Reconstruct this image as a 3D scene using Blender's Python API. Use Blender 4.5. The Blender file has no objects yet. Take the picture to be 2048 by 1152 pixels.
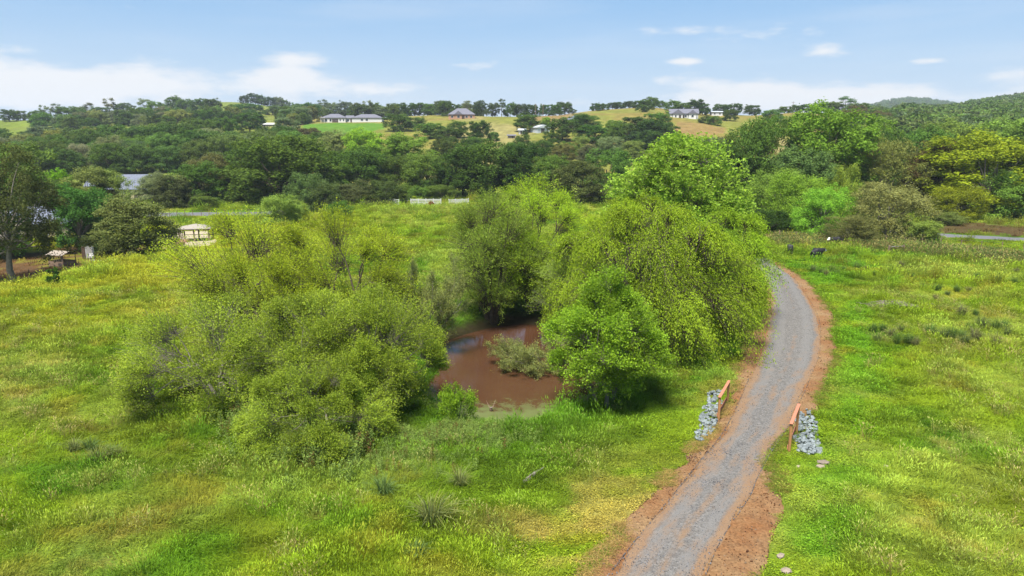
import bpy, bmesh, math, random
import numpy as np
from mathutils import Vector, Matrix

S = bpy.context.scene
COL = S.collection
R = math.radians

# ------------------------------------------------------------------ camera
PITCH = R(11.94); CAMZ = 15.0; FPX = 1400.0          # focal length in 2048-pixel units
cam_d = bpy.data.cameras.new('camera'); cam = bpy.data.objects.new('camera', cam_d); COL.objects.link(cam)
cam.location = (0, 0, CAMZ); cam.rotation_euler = (R(90) - PITCH, 0, 0)
cam_d.sensor_width = 36; cam_d.lens = 36 * FPX / 2048; cam_d.clip_start = 0.2; cam_d.clip_end = 20000
S.camera = cam

# ------------------------------------------------------------------ light
SUN_EL, SUN_AZ = R(64), R(205)      # azimuth clockwise from +Y: behind the camera, to the left
SKY_STRENGTH = 0.05
SUN_STRENGTH = 4.4
EXPOSURE = 1.45
sd = bpy.data.lights.new('sun', 'SUN'); sd.energy = SUN_STRENGTH; sd.angle = R(18); sd.color = (1.0, 0.95, 0.86)
sun = bpy.data.objects.new('sun', sd); COL.objects.link(sun)
to_sun = Vector((math.sin(SUN_AZ) * math.cos(SUN_EL), math.cos(SUN_AZ) * math.cos(SUN_EL), math.sin(SUN_EL)))
sun.rotation_euler = to_sun.to_track_quat('Z', 'Y').to_euler(); sun.location = to_sun * 300
S.view_settings.view_transform = 'Standard'; S.view_settings.look = 'None'
S.view_settings.exposure = EXPOSURE; S.view_settings.gamma = 1.0
S.cycles.max_bounces = 6; S.cycles.diffuse_bounces = 3; S.cycles.glossy_bounces = 2; S.cycles.transmission_bounces = 4
S.cycles.volume_bounces = 0; S.cycles.transparent_max_bounces = 8
S.cycles.use_denoising = True

def pix_dir(px, py):
    u = (px - 1024) / FPX; v = (576 - py) / FPX
    c, s = math.cos(PITCH), math.sin(PITCH)
    return np.array([u, c + v * s, -s + v * c])

world = bpy.data.worlds.new('World'); S.world = world; world.use_nodes = True
def build_world():
    nt = world.node_tree; N = nt.nodes; L = nt.links; N.clear()
    out = N.new('ShaderNodeOutputWorld'); bg = N.new('ShaderNodeBackground'); L.new(bg.outputs[0], out.inputs[0])
    bg.inputs[1].default_value = SKY_STRENGTH
    sky = N.new('ShaderNodeTexSky'); sky.sky_type = 'NISHITA'; sky.sun_disc = False
    sky.sun_elevation = SUN_EL; sky.sun_rotation = SUN_AZ
    sky.altitude = 300; sky.air_density = 1.0; sky.dust_density = 0.4; sky.ozone_density = 4.0
    tc = N.new('ShaderNodeTexCoord')
    sep = N.new('ShaderNodeSeparateXYZ'); L.new(tc.outputs['Generated'], sep.inputs[0])
    def m(op, a, b=None, c=None, clamp=False):
        n = N.new('ShaderNodeMath'); n.operation = op; n.use_clamp = clamp
        for i, q in enumerate((a, b, c)):
            if q is None: continue
            if isinstance(q, (int, float)): n.inputs[i].default_value = q
            else: L.new(q, n.inputs[i])
        return n.outputs[0]
    az = m('ARCTAN2', sep.outputs[0], sep.outputs[1]); el = m('ARCSINE', sep.outputs[2])
    cmb = N.new('ShaderNodeCombineXYZ'); L.new(m('MULTIPLY', az, 14.0), cmb.inputs[0]); L.new(m('MULTIPLY', el, 44.0), cmb.inputs[1])
    nz = N.new('ShaderNodeTexNoise'); nz.inputs['Scale'].default_value = 1.0; nz.inputs['Detail'].default_value = 7; nz.inputs['Roughness'].default_value = 0.58
    L.new(cmb.outputs[0], nz.inputs['Vector'])
    cmb2 = N.new('ShaderNodeCombineXYZ'); L.new(m('MULTIPLY', az, 3.0), cmb2.inputs[0]); L.new(m('MULTIPLY', el, 26.0), cmb2.inputs[1]); cmb2.inputs[2].default_value = 4.2
    nz2 = N.new('ShaderNodeTexNoise'); nz2.inputs['Scale'].default_value = 1.0; nz2.inputs['Detail'].default_value = 4; nz2.inputs['Roughness'].default_value = 0.5
    L.new(cmb2.outputs[0], nz2.inputs['Vector'])
    # the cloud banks over the hills: centre (px,py), half widths in px
    blobs = [(60, 170, 120, 30, .42), (300, 156, 130, 26, .42), (180, 195, 260, 20, .30), (600, 122, 70, 17, .5), (570, 150, 60, 12, .38), (620, 175, 170, 24, .42), (945, 130, 60, 10, .38),
             (790, 180, 60, 12, .25), (1480, 190, 130, 28, .55), (1680, 200, 170, 26, .55), (1370, 123, 34, 7, .42), (1320, 158, 70, 12, .32), (1650, 103, 60, 12, .32),
             (1450, 60, 220, 18, .25), (1855, 122, 35, 6, .4), (1100, 215, 200, 20, .25), (-250, 150, 200, 40, .45), (2300, 170, 220, 34, .45)]
    tot = None
    for (px, py, wx, wy, amp) in blobs:
        d = pix_dir(px, py); d = d / np.linalg.norm(d)
        a0 = math.atan2(d[0], d[1]); e0 = math.asin(d[2])
        p = m('POWER', m('ABSOLUTE', m('DIVIDE', m('SUBTRACT', az, a0), wx / FPX)), 2.0)
        q = m('POWER', m('ABSOLUTE', m('DIVIDE', m('SUBTRACT', el, e0), wy / FPX)), 2.0)
        g = m('MULTIPLY', m('EXPONENT', m('MULTIPLY', m('ADD', p, q), -1.0)), amp)
        tot = g if tot is None else m('ADD', tot, g)
    dens = m('ADD', nz.outputs[0], tot)
    mr = N.new('ShaderNodeMapRange'); mr.interpolation_type = 'SMOOTHSTEP'
    mr.inputs['From Min'].default_value = 0.64; mr.inputs['From Max'].default_value = 1.0; mr.inputs['To Max'].default_value = 0.85
    L.new(dens, mr.inputs['Value'])
    mr2 = N.new('ShaderNodeMapRange'); mr2.interpolation_type = 'SMOOTHSTEP'
    mr2.inputs['From Min'].default_value = 0.42; mr2.inputs['From Max'].default_value = 0.85; mr2.inputs['To Max'].default_value = 0.2
    L.new(nz2.outputs[0], mr2.inputs['Value'])
    cover = m('MAXIMUM', mr.outputs[0], mr2.outputs[0])
    above = N.new('ShaderNodeMapRange'); above.inputs['From Min'].default_value = -0.02; above.inputs['From Max'].default_value = 0.01; L.new(el, above.inputs['Value'])
    cover = m('MULTIPLY', cover, above.outputs[0])
    # a thin high veil of cloud everywhere, as under a bright hazy sky
    veil = N.new('ShaderNodeMix'); veil.data_type = 'RGBA'; vf = N.new('ShaderNodeMapRange'); vf.interpolation_type = 'SMOOTHSTEP'; vf.inputs['From Min'].default_value = 0.0; vf.inputs['From Max'].default_value = 0.22; vf.inputs['To Min'].default_value = 0.75; vf.inputs['To Max'].default_value = 0.02; L.new(el, vf.inputs['Value']); L.new(vf.outputs[0], veil.inputs[0])
    blue = N.new('ShaderNodeMix'); blue.data_type = 'RGBA'; blue.inputs[0].default_value = 0.6; L.new(sky.outputs[0], blue.inputs[6]); blue.inputs[7].default_value = (1.75, 3.9, 6.6, 1)
    L.new(blue.outputs[2], veil.inputs[6]); veil.inputs[7].default_value = (4.9, 5.6, 6.4, 1)
    mix = N.new('ShaderNodeMix'); mix.data_type = 'RGBA'; L.new(cover, mix.inputs[0]); L.new(veil.outputs[2], mix.inputs[6])
    mix.inputs[7].default_value = (7.2, 7.1, 7.0, 1)
    L.new(mix.outputs[2], bg.inputs[0])
build_world()

# ------------------------------------------------------------------ numpy helpers
def vnoise(x, y, seed=0):
    x = np.asarray(x, dtype=np.float64); y = np.asarray(y, dtype=np.float64)
    xi = np.floor(x).astype(np.int64); yi = np.floor(y).astype(np.int64)
    fx = x - xi; fy = y - yi; fx = fx * fx * (3 - 2 * fx); fy = fy * fy * (3 - 2 * fy)
    def h(a, b):
        n = (a * 374761393 + b * 668265263 + seed * 974711) & 0xffffffff
        n = ((n ^ (n >> 13)) * 1274126177) & 0xffffffff
        n = ((n ^ (n >> 16)) * 2246822519) & 0xffffffff
        return ((n ^ (n >> 15)) & 0xffff) / 65535.0
    return (h(xi, yi) * (1 - fx) + h(xi + 1, yi) * fx) * (1 - fy) + (h(xi, yi + 1) * (1 - fx) + h(xi + 1, yi + 1) * fx) * fy
def fbm(x, y, seed=0, octs=4, gain=.5):
    t = 0; a = 1; n = 0
    for o in range(octs):
        t = t + a * vnoise(x * 2 ** o + 13.7 * o, y * 2 ** o - 7.1 * o, seed + o); n += a; a *= gain
    return t / n
def sst(a, b, x):
    t = np.clip((x - a) / (b - a), 0, 1); return t * t * (3 - 2 * t)
def inpoly(x, y, poly):
    x = np.asarray(x); y = np.asarray(y); r = np.zeros(x.shape, bool); n = len(poly); j = n - 1
    for i in range(n):
        xi, yi = poly[i]; xj, yj = poly[j]
        if yi != yj:
            r ^= ((yi > y) != (yj > y)) & (x < (xj - xi) * (y - yi) / (yj - yi) + xi)
        j = i
    return r
def polydist(x, y, pts):
    """distance to an open polyline"""
    d = np.full(np.asarray(x).shape, 1e9)
    for (x0, y0), (x1, y1) in zip(pts[:-1], pts[1:]):
        dx, dy = x1 - x0, y1 - y0; L2 = dx * dx + dy * dy + 1e-9
        t = np.clip(((x - x0) * dx + (y - y0) * dy) / L2, 0, 1)
        d = np.minimum(d, np.hypot(x - x0 - t * dx, y - y0 - t * dy))
    return d

# ------------------------------------------------------------------ terrain
FAR = {
 -600: [(150, -1), (200, -1), (260, 2), (330, 6), (430, 15), (550, 27), (700, 30), (1000, 30), (2500, 30), (5000, 0)],
 0:    [(150, -1), (200, -1), (260, 2), (330, 8), (430, 17), (550, 29), (700, 28), (1000, 25), (2500, 20), (5000, 0)],
 200:  [(150, -1), (200, -.5), (260, 3), (330, 9), (430, 18), (550, 30), (700, 36), (1000, 34), (2500, 20), (5000, 0)],
 340:  [(150, -1), (200, 0), (260, 4), (330, 11), (430, 20), (550, 31), (700, 41), (850, 44), (1000, 42), (2500, 20), (5000, 0)],
 440:  [(150, -1), (200, 0), (260, 4), (330, 12), (430, 21), (550, 30), (700, 44), (850, 57), (1000, 56), (2500, 20), (5000, 0)],
 500:  [(150, -1), (200, 0), (260, 4), (330, 13), (430, 21), (550, 30), (700, 45), (850, 60), (1000, 58), (2500, 20), (5000, 0)],
 570:  [(150, -1), (200, 0), (260, 4), (330, 12), (430, 22), (550, 30), (700, 43), (850, 54), (1000, 54), (2500, 20), (5000, 0)],
 640:  [(150, -1), (200, 0), (260, 5), (330, 12), (425, 25), (450, 25.4), (550, 31), (700, 38), (850, 42), (1000, 40), (2500, 20), (5000, 0)],
 760:  [(150, -.6), (200, 0), (260, 5), (330, 12), (425, 25), (450, 25.4), (550, 31), (700, 35), (1000, 35), (2500, 20), (5000, 0)],
 860:  [(150, -.6), (200, 0), (260, 6), (330, 14), (430, 24), (550, 33), (700, 34), (1000, 32), (2500, 20), (5000, 0)],
 930:  [(150, -.6), (200, 0), (260, 6), (330, 14), (430, 25), (510, 32), (550, 33), (700, 33), (1000, 30), (2500, 20), (5000, 0)],
 1060: [(150, -.6), (200, 0), (260, 6), (330, 15), (430, 27.5), (480, 30), (550, 30), (700, 28), (1000, 26), (2500, 20), (5000, 0)],
 1170: [(150, -.6), (200, 0), (260, 6), (330, 15), (430, 28), (550, 38), (700, 34), (1000, 30), (2500, 20), (5000, 0)],
 1290: [(150, -.6), (200, 0), (260, 6), (330, 15), (430, 29), (550, 40), (700, 38), (1000, 30), (2500, 20), (5000, 0)],
 1375: [(150, -.6), (200, 0), (260, 4), (330, 12), (410, 26.8), (435, 27.4), (550, 35), (700, 34), (1000, 30), (2500, 30), (5000, 0)],
 1470: [(150, -.6), (200, 0), (260, 4), (330, 12), (430, 26), (550, 34), (700, 33), (1000, 30), (2500, 40), (5000, 0)],
 1570: [(150, -.6), (200, 0), (260, 4), (330, 12), (430, 27), (480, 33), (550, 35), (700, 34), (1000, 30), (2500, 50), (5000, 0)],
 1690: [(150, -.6), (200, 0), (260, 4), (330, 11), (430, 23), (550, 36), (700, 39), (1000, 38), (2500, 110), (5000, 0)],
 1770: [(150, -.6), (200, 0), (260, 4), (330, 10), (430, 18), (550, 28), (700, 34), (1000, 40), (1500, 60), (2500, 148), (3200, 120), (5000, 0)],
 1850: [(150, -.6), (200, 0), (260, 4), (330, 9), (430, 16), (550, 25), (700, 33), (1000, 48), (1500, 60), (2500, 128), (3200, 110), (5000, 0)],
 1950: [(150, -.6), (200, 0), (260, 4), (330, 10), (430, 18), (550, 28), (700, 39), (1000, 61), (1200, 62), (2500, 90), (5000, 0)],
 2050: [(150, -.6), (200, 0), (260, 5), (330, 11), (430, 20), (550, 30), (700, 43), (1000, 71), (1200, 76), (2500, 90), (5000, 0)],
 2650: [(150, -.6), (200, 0), (260, 5), (330, 11), (430, 20), (550, 32), (700, 48), (1000, 84), (1200, 92), (2500, 100), (5000, 0)],
}
GPX = np.arange(-1400, 3450, 10.0); GLY = np.linspace(math.log(120), math.log(7000), 420)
def make_table():
    cols = sorted(FAR); prof = np.array([np.interp(np.exp(GLY), [q[0] for q in FAR[c]], [q[1] for q in FAR[c]]) for c in cols])
    T = np.array([np.interp(GPX, cols, prof[:, j]) for j in range(len(GLY))]).T
    k = np.hanning(13); k /= k.sum(); T = np.apply_along_axis(lambda a: np.convolve(np.pad(a, 6, 'edge'), k, 'valid'), 0, T)
    k = np.hanning(9); k /= k.sum(); T = np.apply_along_axis(lambda a: np.convolve(np.pad(a, 4, 'edge'), k, 'valid'), 1, T)
    return T
TAB = make_table()
def far_z(x, y):
    yy = np.maximum(y, 120.0); px = 1024 + FPX * x / (yy * 1.02)
    a = np.clip((px - GPX[0]) / 10.0, 0, len(GPX) - 1.001); b = np.clip((np.log(yy) - GLY[0]) / (GLY[1] - GLY[0]), 0, len(GLY) - 1.001)
    i = a.astype(int); j = b.astype(int); fa = a - i; fb = b - j
    z = (TAB[i, j] * (1 - fa) + TAB[i + 1, j] * fa) * (1 - fb) + (TAB[i, j + 1] * (1 - fa) + TAB[i + 1, j + 1] * fa) * fb
    return z + sst(220, 320, y) * (fbm(x / 60, y / 60, 5, 3) - .5) * 3.0
POND_Z = -0.75
POND = []          # world outline, filled below
def pond_d(x, y):
    """<1 inside the pond basin"""
    a = R(-4); cx, cy = 0.2, 48.0
    dx = (x - cx) * math.cos(a) + (y - cy) * math.sin(a); dy = -(x - cx) * math.sin(a) + (y - cy) * math.cos(a)
    rx = 6.0 + .7 * np.sin(y * .5); ry = 11.2
    return np.sqrt((dx / rx) ** 2 + (dy / ry) ** 2)
def H(x, y):
    x = np.asarray(x, float); y = np.asarray(y, float)
    xl = -50 + (y - 67) * 0.175
    s = x - xl
    near = .7 * np.exp(-((s - 9) / 24) ** 2) * sst(35, 65, y) * (1 - sst(105, 150, y))
    near = near - 1.9 * (1 - sst(-9, 1, s)) * sst(40, 60, y) * (1 - .55 * sst(140, 170, y))
    near = near + (fbm(x / 9, y / 9, 3, 3) - .5) * .55 + (fbm(x / 2.2, y / 2.2, 8, 2) - .5) * .12
    near = near + .35 * np.exp(-((x - 28) / 20) ** 2 - ((y - 60) / 25) ** 2)
    rd = np.abs(x - np.interp(y, ROADC[:, 1], ROADC[:, 0])) if ROADC is not None else np.full(x.shape, 99.)
    k = sst(2.0, 5.5, rd)
    near = near * k + (1 - k) * .18
    # shallow ditches either side of the culvert
    for (cx, cy, rx, ry, dz) in DITCH: near = near - dz * np.exp(-((x - cx) / rx) ** 2 - ((y - cy) / ry) ** 2)
    pd = pond_d(x, y)
    near = near * sst(1.0, 1.6, pd) + (1 - sst(.78, 1.22, pd)) * -1.5
    f = sst(135, 190, y)
    return near * (1 - f) + far_z(x, y) * f
ROADC = None; DITCH = []
def P(px, py, zoff=0.0):
    d = pix_dir(px, py); ys = np.geomspace(12, 6000, 3500); t = ys / d[1]
    X = d[0] * t; Z = CAMZ + d[2] * t; g = Z - (H(X, ys) + zoff)
    k = np.argmax(g < 0)
    if g[k] >= 0: k = len(ys) - 1
    if k == 0: k = 1
    a = min(max(g[k - 1] / (g[k - 1] - g[k] + 1e-12), 0.), 1.) if g[k] < 0 else 1.0; yy = ys[k - 1] + (ys[k] - ys[k - 1]) * a
    x = d[0] * yy / d[1]
    return Vector((x, yy, float(H(np.array([x]), np.array([yy]))[0])))
def PR(px, py, ymax=950.0):
    """like P, but a ray that clears the ridge stands on the ridge"""
    p = P(px, py)
    if p.y < ymax: return p
    d = pix_dir(px, py); ys = np.linspace(300, ymax * .93, 700); g = (CAMZ + d[2] / d[1] * ys - H(d[0] / d[1] * ys, ys)) / ys; y = float(ys[np.argmin(g)]); x = d[0] / d[1] * y
    return Vector((x, y, hz(x, y)))
def PW(px, py, z):
    """point of that pixel on the level z"""
    d = pix_dir(px, py); t = (z - CAMZ) / d[2]; return Vector((d[0] * t, d[1] * t, z))
def hz(x, y): return float(H(np.array([float(x)]), np.array([float(y)]))[0])
def proj(x, y, z):
    c, s = math.cos(PITCH), math.sin(PITCH); dz = z - CAMZ
    dep = y * c - dz * s; v = (y * s + dz * c) / dep
    return 1024 + FPX * x / dep, 576 - FPX * v, dep

# the gravel drive, from its edges on the ground
ST = [ (1152, 1218, 1412, 1162, 1518), (1080, 1274, 1444, 1222, 1548), (1000, 1340, 1497, 1290, 1568), (965, 1368, 1512, 1322, 1564), (925, 1400, 1532, 1364, 1540), (890, 1428, 1552, 1394, 1558),
       (850, 1455, 1578, 1434, 1600), (800, 1480, 1602, 1456, 1640), (760, 1497, 1620, 1470, 1660), (700, 1520, 1640, 1486, 1674), (640, 1537, 1638, 1508, 1668), (600, 1541, 1618, 1524, 1645),
       (560, 1527, 1590, 1515, 1613), (532, 1507, 1556, 1498, 1572), (515, 1480, 1522, 1473, 1532)]
def road_edges():
    rows = []
    for (py, a, b, c, d) in ST:
        rows.append([PW(q, py, .18).to_2d() for q in (a, b, c, d)])
    pre = [[2 * r0 - r1 for r0, r1 in zip(rows[0], rows[1])]]
    pre.insert(0, [p + 1.6 * (p - q) for p, q in zip(pre[0], rows[0])])
    post = [[p + Vector((-10, 9)) for p in rows[-1]], [p + Vector((-24, 17)) for p in rows[-1]]]
    return pre + rows + post
RE = road_edges()
ROADC = np.array([((r[0] + r[1]) / 2)[:] for r in RE]); ROADC = ROADC[np.argsort(ROADC[:, 1])]
cl = PW(1412, 835, 0); cr = PW(1612, 872, 0)
DITCH = [(cl.x - .6, cl.y, 1.0, 2.4, .45), (cr.x + .4, cr.y, .9, 1.6, .45), (cl.x - 5, cl.y + 1.5, 5, 1.3, .35), (cr.x + 6, cr.y - 1.5, 6, 1.2, .3)]
def spline_rows(rows, n):
    """Catmull-Rom through the rows of 2-D points"""
    A = np.array([[[p.x, p.y] for p in r] for r in rows]); m = len(A)
    A = np.concatenate([A[:1] * 2 - A[1:2], A, A[-1:] * 2 - A[-2:-1]])
    out = []
    for t in np.linspace(0, m - 1 - 1e-6, n):
        i = int(t); f = t - i; p0, p1, p2, p3 = A[i], A[i + 1], A[i + 2], A[i + 3]
        out.append(.5 * (2 * p1 + (p2 - p0) * f + (2 * p0 - 5 * p1 + 4 * p2 - p3) * f * f + (3 * p1 - p0 - 3 * p2 + p3) * f ** 3))
    return np.array(out)
RS = spline_rows(RE, 420)
_n = np.arange(420)
RS[:, 2, 0] -= (fbm(_n / 14., _n * 0, 51, 3) - .5) * .6; RS[:, 3, 0] += (fbm(_n / 14., _n * 0, 52, 3) - .5) * .7
DIRT_POLY = [tuple(p) for p in RS[::4, 2]] + [tuple(p) for p in RS[::-4, 3]]
GRAVEL_POLY = [tuple(p) for p in RS[::4, 0]] + [tuple(p) for p in RS[::-4, 1]]

# ------------------------------------------------------------------ materials
def new_mat(name):
    m = bpy.data.materials.new(name); m.use_nodes = True; nt = m.node_tree
    return m, nt, nt.nodes, nt.links, nt.nodes['Principled BSDF']
MATS = {}
def mat(name, col, rough=.7, var=.25, scale=6.0, bump=0.0, spec=.3, metal=0.0, stretch=None):
    if name in MATS: return MATS[name]
    m, nt, N, L, b = new_mat(name)
    b.inputs['Roughness'].default_value = rough; b.inputs['Specular IOR Level'].default_value = spec; b.inputs['Metallic'].default_value = metal
    tc = N.new('ShaderNodeTexCoord'); nz = N.new('ShaderNodeTexNoise'); nz.inputs['Scale'].default_value = scale; nz.inputs['Detail'].default_value = 5
    if stretch:
        mp = N.new('ShaderNodeMapping'); mp.inputs['Scale'].default_value = stretch; L.new(tc.outputs['Object'], mp.inputs[0]); L.new(mp.outputs[0], nz.inputs['Vector'])
    else: L.new(tc.outputs['Object'], nz.inputs['Vector'])
    mr = N.new('ShaderNodeMapRange'); mr.inputs['From Min'].default_value = .25; mr.inputs['From Max'].default_value = .75
    mr.inputs['To Min'].default_value = 1 - var; mr.inputs['To Max'].default_value = 1 + var; L.new(nz.outputs[0], mr.inputs['Value'])
    vm = N.new('ShaderNodeVectorMath'); vm.operation = 'SCALE'; vm.inputs[0].default_value = col[:3]; L.new(mr.outputs[0], vm.inputs['Scale'])
    L.new(vm.outputs[0], b.inputs['Base Color'])
    if bump:
        bp = N.new('ShaderNodeBump'); bp.inputs['Strength'].default_value = bump; bp.inputs['Distance'].default_value = .05; L.new(nz.outputs[0], bp.inputs['Height']); L.new(bp.outputs[0], b.inputs['Normal'])
    MATS[name] = m; return m

def leaf_material(name, instancer, trans=.5):
    """foliage: colour from the object (or the scattered instance), varied leaf by leaf with attribute v"""
    m, nt, N, L, b = new_mat(name)
    if instancer:
        a = N.new('ShaderNodeAttribute'); a.attribute_type = 'INSTANCER'; a.attribute_name = 'tint'; base = a.outputs['Color']
    else:
        oi = N.new('ShaderNodeObjectInfo'); base = oi.outputs['Color']
    v = N.new('ShaderNodeAttribute'); v.attribute_name = 'v'
    mr = N.new('ShaderNodeMapRange'); mr.inputs['To Min'].default_value = .62; mr.inputs['To Max'].default_value = 1.38; L.new(v.outputs['Fac'], mr.inputs['Value'])
    sc = N.new('ShaderNodeVectorMath'); sc.operation = 'SCALE'; L.new(base, sc.inputs[0]); L.new(mr.outputs[0], sc.inputs['Scale'])
    warm = N.new('ShaderNodeMix'); warm.data_type = 'RGBA'; warm.blend_type = 'MULTIPLY'; warm.inputs[7].default_value = (1.15, 1.03, .7, 1)
    fr = N.new('ShaderNodeMath'); fr.operation = 'FRACT'; mu = N.new('ShaderNodeMath'); mu.operation = 'MULTIPLY'; mu.inputs[1].default_value = 7.31
    L.new(v.outputs['Fac'], mu.inputs[0]); L.new(mu.outputs[0], fr.inputs[0]); L.new(fr.outputs[0], warm.inputs[0]); L.new(sc.outputs[0], warm.inputs[6])
    b.inputs['Roughness'].default_value = .65; b.inputs['Specular IOR Level'].default_value = .05
    L.new(warm.outputs[2], b.inputs['Base Color'])
    tr = N.new('ShaderNodeBsdfTranslucent'); L.new(warm.outputs[2], tr.inputs[0])
    mx = N.new('ShaderNodeMixShader'); mx.inputs[0].default_value = trans; L.new(b.outputs[0], mx.inputs[1]); L.new(tr.outputs[0], mx.inputs[2])
    L.new(mx.outputs[0], N['Material Output'].inputs[0])
    return m
M_LEAF = leaf_material('leaf', False, .43); M_GRASS = leaf_material('grass_blade', True, .3)
M_BARK = mat('bark', (.075, .06, .045), .9, .35, 5, .5, .1)
M_BARKG = mat('bark_grey', (.15, .135, .11), .9, .3, 5, .4, .1)

def ground_material():
    m, nt, N, L, b = new_mat('meadow')
    at = N.new('ShaderNodeAttribute'); at.attribute_name = 'col'
    tc = N.new('ShaderNodeTexCoord')
    n1 = N.new('ShaderNodeTexNoise'); n1.inputs['Scale'].default_value = 2.2; n1.inputs['Detail'].default_value = 7; n1.inputs['Roughness'].default_value = .7
    n2 = N.new('ShaderNodeTexNoise'); n2.inputs['Scale'].default_value = .22; n2.inputs['Detail'].default_value = 5
    L.new(tc.outputs['Object'], n1.inputs['Vector']); L.new(tc.outputs['Object'], n2.inputs['Vector'])
    a = N.new('ShaderNodeMapRange'); a.inputs['From Min'].default_value = .3; a.inputs['From Max'].default_value = .7; a.inputs['To Min'].default_value = .6; a.inputs['To Max'].default_value = 1.35; L.new(n1.outputs[0], a.inputs['Value'])
    c = N.new('ShaderNodeMapRange'); c.inputs['From Min'].default_value = .3; c.inputs['From Max'].default_value = .7; c.inputs['To Min'].default_value = .8; c.inputs['To Max'].default_value = 1.2; L.new(n2.outputs[0], c.inputs['Value'])
    mu = N.new('ShaderNodeMath'); mu.operation = 'MULTIPLY'; L.new(a.outputs[0], mu.inputs[0]); L.new(c.outputs[0], mu.inputs[1])
    vm = N.new('ShaderNodeVectorMath'); vm.operation = 'SCALE'; L.new(at.outputs['Color'], vm.inputs[0]); L.new(mu.outputs[0], vm.inputs['Scale'])
    L.new(vm.outputs[0], b.inputs['Base Color']); b.inputs['Roughness'].default_value = .95; b.inputs['Specular IOR Level'].default_value = .05
    bp = N.new('ShaderNodeBump'); bp.inputs['Strength'].default_value = .8; bp.inputs['Distance'].default_value = .12; L.new(n1.outputs[0], bp.inputs['Height']); L.new(bp.outputs[0], b.inputs['Normal'])
    return m
M_GROUND = ground_material()

def soil_material(name, c1, c2, c3, scale=1.0):
    m, nt, N, L, b = new_mat(name)
    tc = N.new('ShaderNodeTexCoord')
    def nz(s, d=6, r=.6):
        n = N.new('ShaderNodeTexNoise'); n.inputs['Scale'].default_value = s; n.inputs['Detail'].default_value = d; n.inputs['Roughness'].default_value = r; L.new(tc.outputs['Object'], n.inputs['Vector']); return n.outputs[0]
    big, mid, fine = nz(.35 * scale), nz(1.6 * scale, 8, .7), nz(9 * scale, 4, .7)
    def mr(v, a, bb, c, d):
        q = N.new('ShaderNodeMapRange'); q.inputs['From Min'].default_value = a; q.inputs['From Max'].default_value = bb; q.inputs['To Min'].default_value = c; q.inputs['To Max'].default_value = d; L.new(v, q.inputs['Value']); return q.outputs[0]
    def mix(f, a, bcol):
        q = N.new('ShaderNodeMix'); q.data_type = 'RGBA'; L.new(f, q.inputs[0])
        for i, z in ((6, a), (7, bcol)):
            if isinstance(z, tuple): q.inputs[i].default_value = (*z, 1)
            else: L.new(z, q.inputs[i])
        return q.outputs[2]
    c = mix(mr(big, .38, .62, 0, 1), c1, c2); c = mix(mr(mid, .52, .72, 0, .8), c, c3)
    sc = N.new('ShaderNodeVectorMath'); sc.operation = 'SCALE'; L.new(c, sc.inputs[0]); L.new(mr(fine, .3, .7, .6, 1.35), sc.inputs['Scale'])
    L.new(sc.outputs[0], b.inputs['Base Color']); b.inputs['Roughness'].default_value = .95; b.inputs['Specular IOR Level'].default_value = .08
    bp = N.new('ShaderNodeBump'); bp.inputs['Strength'].default_value = .9; bp.inputs['Distance'].default_value = .08
    ad = N.new('ShaderNodeMath'); ad.operation = 'ADD'; L.new(mid, ad.inputs[0]); L.new(fine, ad.inputs[1]); L.new(ad.outputs[0], bp.inputs['Height']); L.new(bp.outputs[0], b.inputs['Normal'])
    return m
M_DIRT = soil_material('red_soil', (.165, .078, .033), (.20, .128, .066), (.10, .052, .028))

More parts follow.
